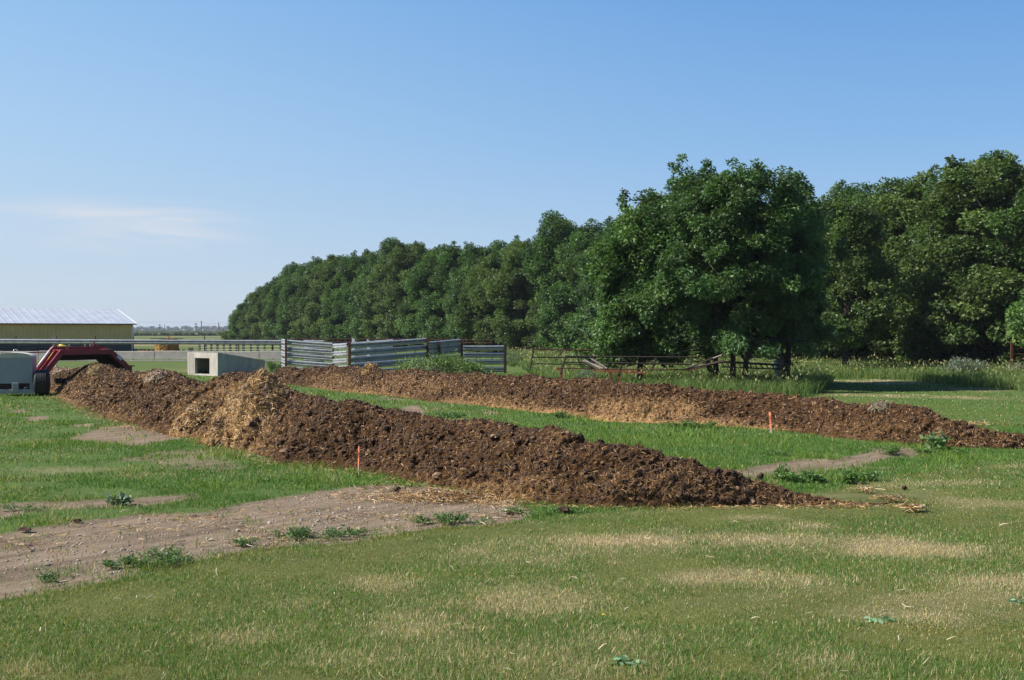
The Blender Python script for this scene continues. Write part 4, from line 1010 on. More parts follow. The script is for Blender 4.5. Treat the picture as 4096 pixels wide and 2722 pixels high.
m = MB(); m.box(K(0, .35, .37), (1.2, .5, .26), (tx_, ty_, Zv)); m.build('dark_infill', M['darkrust'], tk)  # dark block added so the frame openings read dark inside
m = MB(); m.box(K(.065, -.10, .36), (.235, .10, .36), (tx_, ty_, Zv)); m.build('control_box', M['tank'], tk, bevel=.01)
m = MB(); m.box(K(.065, -.155, .38), (.20, .012, .24), (tx_, ty_, Zv)); m.build('box_lid', M['tank'], tk, bevel=.004)
MB().tube([K(.36, .12, .27), K(.36, .12, .33), K(.56, .12, .35)], [.04, .035, .02], 8).build('white_fitting', M['white'], tk)
MB().tube([K(-.4, .3, .3), K(.95, .3, .47)], .05, 8).build('axle', M['darkrust'], tk)
wheel(tk, K(.98, .22, .50), tx_, .515, .50)

# ------------------------------------------------------------------ gates, racks and scrap in the long grass
def pipe(root, name, pts, r, mat='darkrust', n=7): return MB().tube(pts, r, n).build(name, M[mat], root)
g = thing('pipe_gate', 'thin rusty pipe gate standing tallest at the back of the long grass', 'gate', D(2260, 1500, 45.5))
pipe(g, 'rail', [D(2134, 1398, 45.5), D(2383, 1402, 46)], .03, 'rust'); pipe(g, 'rail', [D(2130, 1430, 45.5), D(2380, 1431, 46)], .025)
pipe(g, 'rail', [D(2127, 1456, 45.5), D(2378, 1459, 46)], .02)
pipe(g, 'post', [D(2134, 1397, 45.5), D(2120, 1482, 45.5)], .035); pipe(g, 'post', [D(2411, 1400, 46), D(2400, 1490, 46)], .022)
pipe(g, 'brace', [D(2253, 1401, 45.55), D(2219, 1446, 45.55)], .028); pipe(g, 'brace', [D(2301, 1404, 45.8), D(2322, 1465, 45.8)], .028)
g = thing('cattle_panel', 'long rusty tube panel leaning low in the long grass', 'panel', D(2510, 1500, 43.6))
for k, dd in ((0, 43.6), (1, 43.85)):
    o_ = 2.0 * k
    pipe(g, 'rail', [D(2261 + o_, 1426 + o_, dd), D(2771, 1430 + o_ * .7, dd - .8)], .026); pipe(g, 'rail', [D(2253 + o_, 1449 + o_ * .6, dd), D(2757, 1457 + o_, dd - .8)], .022)
    for (xa, ya, xb, yb) in ((2262, 1426, 2240, 1500), (2376, 1428, 2358, 1480), (2493, 1429, 2474, 1505), (2624, 1430, 2604, 1490), (2770, 1430, 2752, 1485)):
        pipe(g, 'post', [D(xa + 3 * k, ya, dd), D(xb + 3 * k, yb, dd)], .024)
pipe(g, 'rail', [D(2241, 1473, 43.5), D(2500, 1479, 43.2), D(2790, 1480, 42.9)], .026, 'rust')
g = thing('implement_frame', 'faded orange implement frame almost hidden in the long grass', 'implement', D(2470, 1520, 45))
MB().beam(D(2372, 1481, 45), D(2508, 1489, 44.8), .12, .10).build('frame_beam', M['orange'], g); MB().beam(D(2480, 1487, 44.7), D(2580, 1492, 44.6), .10, .10).build('frame_beam', M['orange'], g)
MB().beam(D(2226, 1476, 45.2), D(2246, 1477, 45.2), .16, .12).build('frame_beam', M['orange'], g)
for px, y0, y1 in ((2443, 1489, 1515), (2477, 1489, 1520), (2246, 1480, 1502)): MB().beam(D(px, y0, 44.9), D(px, y1 + 10, 44.9), .11, .11, (0, 1, 0)).build('leg', M['orange'], g)
for i, (xa, ya, xb, yb) in enumerate(((2336, 1440, 2402, 1476), (2332, 1443, 2396, 1478), (2370, 1457, 2412, 1475), (2358, 1431, 2428, 1475))):
    lab = ['grey pole sloping through the long grass, topmost of a bundle', 'grey pole sloping through the long grass, lowest of a bundle', 'short grey pole in the bundle before the tube panel', 'grey pole leaning across the tube panel, apart from the bundle'][i]
    o = MB().tube([D(xa, ya, 43.2 + .1 * i), D(xb, yb, 42.9 + .1 * i)], .035, 7).build('wooden_pole', M['wood'], origin=D(xb, yb, 42.9)); tag(o, lab, 'pole', 'poles in the long grass')
for i, (xa, ya, xb, yb, mt, lab) in enumerate(((2760, 1469, 2888, 1421, 'wood', 'uppermost grey pole raised against the big tree'), (2756, 1472, 2850, 1433, 'darkrust', 'second dark pole raised against the big tree'),
        (2766, 1474, 2893, 1442, 'darkrust', 'dark pole with pale end resting beside the big tree trunk'), (2775, 1478, 2872, 1453, 'darkrust', 'short dark pole with pale end below the others at the big tree'), (2730, 1480, 2895, 1447, 'darkrust', 'longest dark pole at the bottom of the pile by the big tree'))):
    o = MB().tube([D(xa, ya, 43.6 - .12 * i), D(xb, yb, 43.0 - .12 * i)], .034, 7).build('scrap_pole', M[mt], origin=D(xa, ya, 43.6)); tag(o, lab, 'pole', 'poles piled against the big tree')
g = thing('lattice_boom', 'long dark lattice boom lying behind the big tree trunks', 'boom', D(3010, 1490, 43.9))
pa, pb = D(2885, 1449, 43.9), D(3152, 1464, 44.6); qa, qb = pa - Zv * .2, pb - Zv * .16
pipe(g, 'chord', [pa, pb], .036); pipe(g, 'chord', [qa, qb], .028); pipe(g, 'chord', [pa + np.array([0, .5, .02]), pb + np.array([0, .5, .02])], .03)
for k in range(13):
    t = k / 12; pipe(g, 'strut', [pa + (pb - pa) * t, qa + (qb - qa) * min(1, t + .04)], .022, n=5)
g = thing('galvanised_tub', 'dented galvanised tub standing in the long grass by the big tree', 'tub', D(3125, 1500, 50))
ct = D(3125, 1440, 50); mb = MB(); rr = .33
prof = [(0, .30), (.3, .31), (.32, .335), (.36, .335), (.38, .315), (.75, .325), (.77, .35), (.81, .35), (.83, .33), (1.08, .335), (1.12, .36), (1.15, .35)]
mb.tube([(ct[0], 50, p[0] * ct[2] / 1.15) for p in prof], [p[1] for p in prof], 24); mb.build('tub', M['galv'], g, smooth=True)
rg = np.random.default_rng(8)
for i, (xa, ya, xb, yb, wd) in enumerate(((3078, 1437, 3132, 1417, .10), (3122, 1438, 3140, 1414, .16), (3128, 1438, 3153, 1416, .18), (3134, 1437, 3157, 1423, .15), (3080, 1428, 3120, 1440, .07), (3112, 1440, 3146, 1430, .14))):
    lab = ['long splintered board poking out left over the tub', 'upright pale board in the tub, leftmost of the fan', 'broadest pale board leaning right in the tub', 'right outermost short board in the tub', 'thin stick crossing the left rim of the tub', 'flat broken board lying across the tub mouth'][i]
    o = MB().beam(D(xa, ya, 49.95 + .05 * i), D(xb, yb, 49.8 + .06 * i), wd, .03, (0.3, -1, .4)).build('scrap_board', M['wood'], origin=D(xa, ya, 50)); tag(o, lab, 'board', 'scrap boards in the tub')
g = thing('rusty_gate', 'rusty square tube gate with thin bars at the right photo edge', 'gate', D(4048, 1480, 60))
pt = D(4047, 1364, 60); MB().box((pt[0], 60, pt[2] / 2 - .05), (.12, .12, pt[2] + .1)).build('post', M['rust'], g)
MB().beam(D(4044, 1365.5, 60), D(4400, 1366, 60), .1, .09).build('top_rail', M['rust'], g)
for y_, r in ((1395, .018), (1417, .03), (1438, .024), (1460, .022)): pipe(g, 'bar', [D(4050, y_, 60), D(4400, y_ + 1, 60)], r, 'rust')
p2 = D(4398, 1364, 60); MB().box((p2[0], 60.02, p2[2] / 2 - .05), (.12, .1, p2[2] + .1)).build('post', M['rust'], g)

# ------------------------------------------------------------------ far land: berm, treeline, poles
xs_ = np.linspace(-330, 60, 260); vs = []
for x in xs_:
    h = 2.35 + .35 * (fbm(np.array([x * .03]), np.array([1.0]), 3)[0] - .5) * 2 + .25 * (vn(np.array([x * .2]), np.array([5.0]), 4)[0] - .5)
    e = 1.0 if x < -95 else max(0.0, 1 - (x + 95) / 70)
    h *= e
    wob = 4 * (vn(np.array([x * .06]), np.array([2.0]), 6)[0] - .5)
    for y_, k in ((448 + wob, -.3), (455 + wob, .12), (461 + wob, .5 + .15 * vn(np.array([x * .3]), np.array([9.0]), 2)[0]), (463 + wob, .93), (468, 1.0), (478, 1.0), (510, .55), (560, -.2)): vs.append((x, y_, h * k if k > 0 else -.2))
ii = np.arange(260 * 8).reshape(260, 8); FA = np.stack([ii[:-1, :-1], ii[1:, :-1], ii[1:, 1:], ii[:-1, 1:]], -1).reshape(-1, 4)
o = mesh_np('hill', vs, FA, M['berm'], smooth=True); tag(o, kind='structure')
def leaf_blobs(C, r, n, size, cols, seed, flat_=.8):
    rg = np.random.default_rng(seed); k = rg.integers(0, len(C), n); d = rg.normal(size=(n, 3)); d /= np.linalg.norm(d, axis=1, keepdims=True)
    rad = rg.random((n, 1)) ** .45
    off = d * rad * r[k][:, None]; off[:, 2] *= flat_; P = C[k] + off
    return P, d, k
def quads_from(P, nrm, size, asp, col, seed):
    rg = np.random.default_rng(seed); n = len(P); t = rg.normal(size=(n, 3)); t -= (t * nrm).sum(1, keepdims=True) * nrm; t /= np.linalg.norm(t, axis=1, keepdims=True) + 1e-9
    s = np.cross(nrm, t); L = size[:, None]; Wd = L * asp
    V = np.stack([P - t * L * .5, P + s * Wd * .5, P + t * L * .5, P - s * Wd * .5], 1)
    return V.reshape(-1, 3), np.arange(n * 4).reshape(n, 4), np.repeat(col, 4, 0)
rg = np.random.default_rng(31)
C = []
for x in np.linspace(-1020, -560, 150): C.append((x, 2600 + rg.normal(0, 40), rg.uniform(2, 6 + 4 * fbm(np.array([x * .012]), np.array([0.0]), 3)[0])))
C = np.array(C); P, dn, k = leaf_blobs(C, np.full(len(C), 6.5), 9000, 1, None, 32, .7)
col = np.array([.045, .07, .03]) * rg.uniform(.6, 1.3, (9000, 1))
v, f, c = quads_from(P, dn, rg.uniform(2.5, 5, 9000), .7, col, 33); o = mesh_np('distant_treeline', v, f, M['leaf'], col=c); tag(o, 'hazy blue band of far trees on the horizon left of the shelterbelt', 'trees', kind='stuff')
# low scrub at the foot of the berm
P0 = np.array([(x, 447 + rg.normal(0, 2), .3) for x in np.concatenate([rg.uniform(-200, -150, 110), rg.uniform(-150, -95, 150)])])
P, dn, k = leaf_blobs(P0, rg.uniform(1.0, 2.2, 260), 16000, 1, None, 35, .75); col = np.array([.06, .10, .03]) * rg.uniform(.4, 1.1, (16000, 1))
v, f, c = quads_from(P, dn, rg.uniform(.5, .9, 16000), .6, col, 36); o = mesh_np('scrub', v, f, M['leaf'], col=c); tag(o, 'low dark scrub along the foot of the far grassy bank', 'scrub', kind='stuff')
wires = []
for i, (zx, zt, zb, cross, d, lean, lab) in enumerate(((310, 150, 232, 42, 760, 0, 'far utility pole with crossarm, first right of the shed'), (388, 155, 230, 0, 900, 0, 'thin far utility pole without crossarm, beside the treeline start'), (880, 129, 245, 48, 620, 4, 'dark utility pole with wide crossarm before the treeline'),
        (966, 98, 245, 26, 560, 0, 'tallest utility pole with small crossarm'), (1237, 120, 252, 0, 520, 8, 'bare leaning utility pole nearest the shelterbelt end'), (118, 184, 232, 0, 1000, 0, 'tiny far pole closest to the shed gable'), (723, 165, 200, 10, 1300, 0, 'tiny far pole rising out of the treeline'), (1022, 180, 205, 14, 1300, 0, 'tiny far pole with crossarm right of the tallest pole'))):
    px = zx / 3.933 + 560; top = D(px, zt / 3.933 + 1260, d); base = np.array([top[0] + lean / 3.933 / F * d, d, 0.0])
    u = thing('utility_pole', lab, 'utility pole', base, 'far utility poles'); r = .17 + .00018 * d
    MB().tube([base - Zv * .3, top], [r, r * .75], 7).build('pole', M['poleutil'], u)
    if cross: hwx = cross / 3.933 / F * d / 2; MB().box(top - Zv * .6, (hwx * 2, .3, .3)).build('crossarm', M['poleutil'], u)
    if i in (2, 3, 4): wires.append(top - Zv * .4)
wr = MB(); pts = [D(100, 1279, 700), wires[1], wires[2] + Zv * .2, D(1500, 1291, 500)]
for i in range(3): 
    a, b = pts[i], pts[i + 1]; wr.tube([a + (b - a) * t - Zv * 3.0 * 4 * t * (1 - t) * .25 for t in np.linspace(0, 1, 9)], .035, 4)
tag(wr.build('power_line', M['poleutil'], origin=wires[1]), 'thin power line strung across the far poles', 'power line')

# ------------------------------------------------------------------ trees
def sprays(P, d, up, L, W, nl, seed, fan=0.75):
    """compound leaves: nl leaflets fanned from one point, each a pointed quad"""
    rg = np.random.default_rng(seed); n = len(P)
    nrm = up - (up * d).sum(1, keepdims=True) * d; nrm /= np.linalg.norm(nrm, axis=1, keepdims=True) + 1e-9
    s = np.cross(d, nrm); VV = []
    for k in range(nl):
        a = 0 if nl == 1 else fan * (2 * k / (nl - 1) - 1)
        a = a + rg.normal(0, .34, (n, 1)); dk = d * np.cos(a) + s * np.sin(a) - nrm * (.12 + .35 * rg.random((n, 1)))
        dk /= np.linalg.norm(dk, axis=1, keepdims=True); wk = np.cross(nrm + .5 * rg.normal(size=(n, 3)), dk); wk /= np.linalg.norm(wk, axis=1, keepdims=True) + 1e-9
        l = L[:, None] * rg.uniform(.75, 1.15, (n, 1)); w_ = W[:, None]
        VV.append(np.stack([P, P + dk * l * .45 + wk * w_ * .5, P + dk * l, P + dk * l * .45 - wk * w_ * .5], 1))
    V = np.concatenate(VV, 0).reshape(-1, 3)
    return V, np.arange(n * nl * 4).reshape(-1, 4)

def tree_geo(seed, H, Wd, nlobe, nclump, nspray, L, base, tint, stems=1, nl=3, plume=10, topw=.21, sig=.46, cr=(.36, .82)):
    rg = np.random.default_rng(seed); s = H / 12.0
    lob = [(np.array([0, 0, .50 * H]), np.array([.30 * Wd, .30 * Wd, .40 * H]))]
    for i in range(nlobe):
        a = 2.4 * i + rg.uniform(-.5, .5); hz_ = rg.uniform(.13, .84); r_ = Wd * (.31 - topw * max(0, hz_ - .45) / .45) * rg.uniform(.75, 1.1)
        lob.append((np.array([math.cos(a) * r_, math.sin(a) * r_, hz_ * H]), np.array([Wd * rg.uniform(.14, .23)] * 2 + [H * rg.uniform(.09, .17)])))
    C = []; Rr = []
    wts = np.array([l[1].prod() ** .62 for l in lob]); wts[0] *= .75; wts /= wts.sum()
    tries = 0
    while len(C) < nclump and tries < nclump * 40:
        tries += 1
        c, r = lob[rg.choice(len(lob), p=wts)]; d = rg.normal(size=3); d /= np.linalg.norm(d); p = c + d * r * rg.uniform(.72, 1.04)
        if p[2] < base * H or p[2] > H * .985: continue
        if any(np.linalg.norm((p - c2) / r2) < .55 for c2, r2 in lob): continue
        C.append(p); Rr.append(s * rg.uniform(*cr))
    for i in range(plume):
        c, r = lob[rg.integers(0, len(lob))]; p = c + np.array([rg.normal(0, .4) * r[0], rg.normal(0, .4) * r[1], r[2] * rg.uniform(.85, 1.12)])
        for q in range(3): C.append(p + np.array([rg.normal(0, .12), rg.normal(0, .12), q * .35]) * s); Rr.append(s * (.45 - .1 * q))
    C = np.array(C); Rr = np.array(Rr); zmax = C[:, 2].max(); C[:, 2] *= (H * .97) / zmax
    bright = rg.uniform(.65, 1.3, len(C)); yel = rg.random(len(C)) ** 2
    k = rg.choice(len(C), nspray, p=Rr ** 2 / (Rr ** 2).sum())
    d = rg.normal(size=(nspray, 3)); d /= np.linalg.norm(d, axis=1, keepdims=True); rad = rg.random((nspray, 1)) ** .5
    off = rg.normal(size=(nspray, 3)); on_ = np.linalg.norm(off, axis=1, keepdims=True); off *= np.minimum(1, 2.1 / on_) * sig * Rr[k][:, None]; off[:, 2] *= .78; d = off / (np.linalg.norm(off, axis=1, keepdims=True) + 1e-9); P = C[k] + off; P[:, 2] = np.maximum(P[:, 2], .05 * H)
    out = P - np.array([0, 0, .45 * H]); out /= np.linalg.norm(out, axis=1, keepdims=True)
    dr = .8 * d + .5 * out + .5 * rg.normal(size=(nspray, 3)); dr[:, 2] -= .1; dr /= np.linalg.norm(dr, axis=1, keepdims=True)
    up = .55 * d + .35 * out + np.array([0, 0, .75]) + .45 * rg.normal(size=(nspray, 3))
    Ls = L * rg.uniform(.75, 1.2, nspray); V, FA = sprays(P, dr, up, Ls, Ls * .44, nl, seed + 1)
    g0 = np.array(tint[0]); g1 = np.array(tint[1]); t = np.clip(yel[k] * .7 + .3 * rg.random(nspray), 0, 1)[:, None]
    col = (g0 * (1 - t) + g1 * t) * (bright[k] * rg.uniform(.7, 1.25, nspray))[:, None]
    colv = np.repeat(np.tile(col, (nl, 1)), 4, 0)
    mb = MB()
    for i in range(stems):
        a = 6.28 * i / stems + rg.uniform(-.4, .4); sp_ = (.06 * Wd if stems > 1 else 0); b0 = np.array([math.cos(a), math.sin(a), 0]) * sp_ * rg.uniform(.6, 1.4)
        pts = [b0 - Zv * .2]; q = b0.copy(); lean = np.array([math.cos(a), math.sin(a), 0]) * (.05 if stems > 1 else .0)
        for j in range(7): q = q + Zv * H * .115 + (lean * H * .115 * (1.5) + rg.normal(0, .09, 3) * s * np.array([1, 1, .2])); pts.append(q.copy())
        r0 = (.19 if stems == 1 else .15) * s; mb.tube(pts, [r0 * (1.25 if j == 0 else 1) * (1 - .11 * j) for j in range(8)], 8)
        for j in range(16 if stems == 1 else 9):
            m_ = rg.integers(1, 6); st_ = pts[m_]; tgt = C[np.argsort(np.linalg.norm(C - st_ - Zv * .15 * H + rg.normal(0, .2 * Wd, 3), axis=1))[0]]
            md = (st_ + tgt) / 2 + rg.normal(0, .25, 3) * s; rb = r0 * (.5 - .05 * m_); mb.tube([st_, md, tgt], [rb, rb * .6, rb * .2], 5, False)
        for j in range(10):  # dead low branches
            st_ = pts[1] + (pts[2] - pts[1]) * rg.random(); aa = rg.uniform(0, 6.28); ln = Wd * rg.uniform(.15, .42)
            e = st_ + np.array([math.cos(aa) * ln, math.sin(aa) * ln, rg.uniform(-.5, .7) * s]); md = (st_ + e) / 2 + rg.normal(0, .2, 3) * s
            mb.tube([st_, md, e], [.035 * s, .024 * s, .01 * s], 4, False)
            for q_ in range(2): e2 = md + (e - md) * rg.random() + rg.normal(0, .45, 3) * s; mb.tube([md, e2], [.016 * s, .008 * s], 4, False)
    return V, FA, colv, mb
TREES = []
def make_tree(name, label, loc, seed, group=None, **kw):
    V, FA, colv, mb = tree_geo(seed, **kw)
    root = thing(name, label, 'tree', loc, group); off = np.array([float(q) for q in loc])
    mesh_np('crown', V + off, FA, M['leaf'], root, col=colv); mb.v = [tuple(np.array(p) + off) for p in mb.v]; mb.build('trunk', M['bark'], root, smooth=True)
    return root
GR = ((.060, .132, .032), (.122, .205, .048)); GRY = ((.074, .132, .034), (.142, .200, .052)); GRB = ((.060, .130, .040), (.122, .205, .056))
# the big ash standing alone before the belt: two crowns grown together from several stems
make_tree('ash_tree', 'largest bright green ash, standing forward of the tree row behind the tall grass', (9.5, 46.4, 0), 101, H=10.4, Wd=9.4, nlobe=30, nclump=520, nspray=105000, L=.14, base=.17, topw=.13, tint=GRB, stems=4, plume=46)
make_tree('ash_tree', 'lower left companion of the largest ash, sweeping down to the tall grass', (5.8, 47.6, 0), 103, H=9.1, Wd=5.4, nlobe=14, nclump=300, nspray=46000, L=.145, base=.13, tint=GR, stems=1, plume=9)
make_tree('ash_tree', 'slim green ash filling the gap between the largest ash and the tree row at right', (20.2, 63.5, 0), 107, H=11.6, Wd=6.0, nlobe=14, nclump=260, nspray=30000, L=.17, base=.07, tint=GRY, stems=1, plume=9)
make_tree('ash_tree', 'narrow leafy tree rising at the right shoulder of the largest ash', (12.9, 49.5, 0), 105, H=9.9, Wd=4.6, nlobe=9, nclump=180, nspray=30000, L=.145, base=.2, tint=GR, stems=1, plume=8)

PROF = np.array([(900, 1315), (925, 1290), (960, 1235), (1000, 1180), (1060, 1140), (1150, 1088), (1250, 1048), (1300, 1028), (1400, 1022), (1480, 998), (1600, 975), (1660, 968), (1690, 1000), (1730, 965), (1850, 968), (1950, 975), (2050, 988), (2110, 940), (2200, 905), (2300, 882), (2400, 872), (2450, 885), (2600, 880), (3300, 800), (3400, 735), (3450, 730), (3560, 745), (3590, 760), (3640, 690), (3720, 690), (3780, 725), (3850, 660), (3950, 640), (4050, 640), (4110, 590), (4400, 560)], float)
proto = []
for i, (tint, sd) in enumerate(((GR, 201), (GRY, 207), (GRB, 211), (GR, 217), (GRY, 223))):
    V, FA, colv, mb = tree_geo(sd, H=12, Wd=8.0, nlobe=22, nclump=200, nspray=62000, L=.18, sig=.48, base=.03, tint=tint, stems=1 + (i % 2), plume=18, nl=3, cr=(.34, 1.05))
    mc = mesh_np('crown', V, FA, M['leaf'], None, col=colv); mt = mb.build('trunk', M['bark'], None, smooth=True)
    proto.append((mc, mt))
def belt_tree(x, y, H, k, rot, wid, label):
    root = thing('belt_tree', label, 'tree', (x, y, 0), 'trees of the shelterbelt row')
    root.rotation_euler = (0, 0, rot); s = H / 12.0; root.scale = (s * wid, s * wid, s)
    for src, nm in zip(proto[k], ('crown', 'trunk')):
        c = src.copy(); c.name = nm; c.parent = root; COL.objects.link(c)
LP0, LP1 = np.array([33.5, 58.0]), np.array([-61.0, 230.0]); dirL = (LP1 - LP0); LL = np.linalg.norm(dirL); dirL /= LL; nL = np.array([-dirL[1], dirL[0]]) * -1
if nL[1] < 0: nL = -nL
rg = np.random.default_rng(77)
BELT = []; s_ = -4.0
while s_ < LL + 1:
    BELT.append((s_, 0)); s_ += 5.6 + rg.uniform(-.6, .9) + .012 * max(0, s_ - 40)
s_ = -2.0
while s_ < LL - 12:
    BELT.append((s_, 1)); s_ += 7.2 + rg.uniform(-.8, .8)
fronts = [b for b in BELT if b[1] == 0]; nf = len(fronts)
ORD = ['first', 'second', 'third', 'fourth', 'fifth', 'sixth', 'seventh', 'eighth', 'ninth', 'tenth', 'eleventh', 'twelfth', 'thirteenth', 'fourteenth', 'fifteenth', 'sixteenth', 'seventeenth', 'eighteenth', 'nineteenth', 'twentieth', 'twenty-first', 'twenty-second', 'twenty-third', 'twenty-fourth', 'twenty-fifth', 'twenty-sixth', 'twenty-seventh', 'twenty-eighth', 'twenty-ninth', 'thirtieth', 'thirty-first', 'thirty-second', 'thirty-third', 'thirty-fourth', 'thirty-fifth', 'thirty-sixth']
TONE = ['dark green', 'yellowish green', 'bluish green', 'mid green', 'olive green']
cnt = {0: 0, 1: 0}; tot = {0: nf, 1: len(BELT) - nf}
for i, (s_, row) in enumerate(BELT):
    P = LP0 + dirL * s_ + nL * (row * 5.5 + rg.normal(0, .5)); px, _ = proj(np.array([P[0], P[1], 5.0]))
    yt = np.interp(px, PROF[:, 0], PROF[:, 1]); H = CAMH + P[1] * (HZ - yt) / F
    H *= rg.uniform(.93, 1.05) if P[1] > 110 else rg.uniform(.98, 1.05) * (.97 if row else 1.0); k = (i * 3 + row) % 5
    cnt[row] += 1; n_ = tot[row] - cnt[row]          # counted from the far tapering end
    where = 'front line of the shelterbelt' if row == 0 else 'rear line of the shelterbelt'
    belt_tree(P[0], P[1], H, k, rg.uniform(0, 6.28), rg.uniform(.95, 1.15) * (1.0 if H > 9 else 1.25), f'{TONE[k]} tree, {ORD[min(n_, 35)]} from the far end in the {where}')
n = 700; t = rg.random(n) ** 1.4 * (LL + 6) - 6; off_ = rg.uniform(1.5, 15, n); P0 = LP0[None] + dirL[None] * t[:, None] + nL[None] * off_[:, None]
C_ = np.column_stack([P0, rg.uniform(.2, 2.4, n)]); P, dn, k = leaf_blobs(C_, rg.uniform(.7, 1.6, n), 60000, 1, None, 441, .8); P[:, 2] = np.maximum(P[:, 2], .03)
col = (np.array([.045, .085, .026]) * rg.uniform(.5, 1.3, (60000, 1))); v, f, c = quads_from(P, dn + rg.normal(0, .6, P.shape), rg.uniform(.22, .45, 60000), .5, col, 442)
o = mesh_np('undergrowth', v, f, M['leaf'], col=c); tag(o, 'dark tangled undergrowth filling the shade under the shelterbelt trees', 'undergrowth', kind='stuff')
for mc, mt in proto:
    bpy.data.objects.remove(mc); bpy.data.objects.remove(mt)

# ------------------------------------------------------------------ bushes and herbs
def bush(name, label, cat, c, rx, ry, h, n, L, tint, seed, stems=14, nl=1, asp=.35, upright=.5, group=None, flowers=0):
    rg = np.random.default_rng(seed); c = np.asarray(c, float); root = thing(name, label, cat, c, group)
    mb = MB(); tips = []
    for i in range(stems):
        a = rg.uniform(0, 6.28); r = math.sqrt(rg.random()); b0 = c + np.array([math.cos(a) * r * rx * .5, math.sin(a) * r * ry * .5, -.03]); hh = h * rg.uniform(.55, 1.0) * (1 - .35 * r)
        t_ = c + np.array([math.cos(a) * r * rx, math.sin(a) * r * ry, hh]); mb.tube([b0, (b0 + t_) / 2 + rg.normal(0, .03, 3), t_], [.012 * h + .004, .008 * h + .003, .003], 4, False); tips.append((b0, t_))
    k = rg.integers(0, stems, n); t = rg.random(n) ** .6; B0 = np.array([p[0] for p in tips])[k]; T0 = np.array([p[1] for p in tips])[k]
    P = B0 + (T0 - B0) * t[:, None] + rg.normal(0, .10 * h + .02, (n, 3)) * np.array([1, 1, .5]); P[:, 2] = np.maximum(P[:, 2], c[2] + .01)
    d = rg.normal(size=(n, 3)); d[:, 2] = np.abs(d[:, 2]) * upright * 2; d /= np.linalg.norm(d, axis=1, keepdims=True); up = rg.normal(0, .5, (n, 3)) + Zv
    Ls = L * rg.uniform(.6, 1.2, n); V, FA = sprays(P, d, up, Ls, Ls * asp, nl, seed + 1)
    tt = rg.random((n, 1)); col = (np.array(tint[0]) * (1 - tt) + np.array(tint[1]) * tt) * rg.uniform(.7, 1.2, (n, 1))
    mesh_np('foliage', V, FA, M['leaf'], root, col=np.repeat(np.tile(col, (nl, 1)), 4, 0)); mb.build('stem', M['grassstem'], root)
    return root
M['grassstem'] = simple('green_stem', (.10, .14, .05), .8, 0, .3, 8)
SAGE = ((.13, .17, .13), (.24, .29, .24)); HERB = ((.085, .17, .04), (.16, .27, .07)); HERBD = ((.075, .15, .04), (.14, .24, .07))
bush('sage_bush', 'grey-green sage bush standing in the tall grass at right', 'bush', D(3863, 1513, 57), 1.25, .9, 1.35, 5200, .12, SAGE, 301, 40)
bush('sage_bush', 'small grey-green sage bush under the rusty gate at the photo edge', 'bush', D(4068, 1500, 58.5), .45, .4, .75, 1200, .11, SAGE, 302, 16)
bush('sage_bush', 'small grey sage clump in front of the leaning tube panel', 'bush', (*D(2345, 1490, 49)[:2], 0), .5, .4, .95, 1500, .10, SAGE, 303, 18)
bush('dead_brush', 'grey bare brush heap right of the dark windbreak panel', 'brush', (*D(2050, 1420, 78)[:2], 0), 1.2, .8, 1.5, 260, .16, ((.16, .15, .13), (.24, .22, .2)), 304, 90)
bush('edge_shrub', 'low light green shrub at the far end of the shelterbelt', 'shrub', (*D(918, 1330, 226)[:2], 0), 3.2, 2.0, 3.0, 3000, .5, ((.06, .11, .03), (.10, .16, .045)), 305, 20)
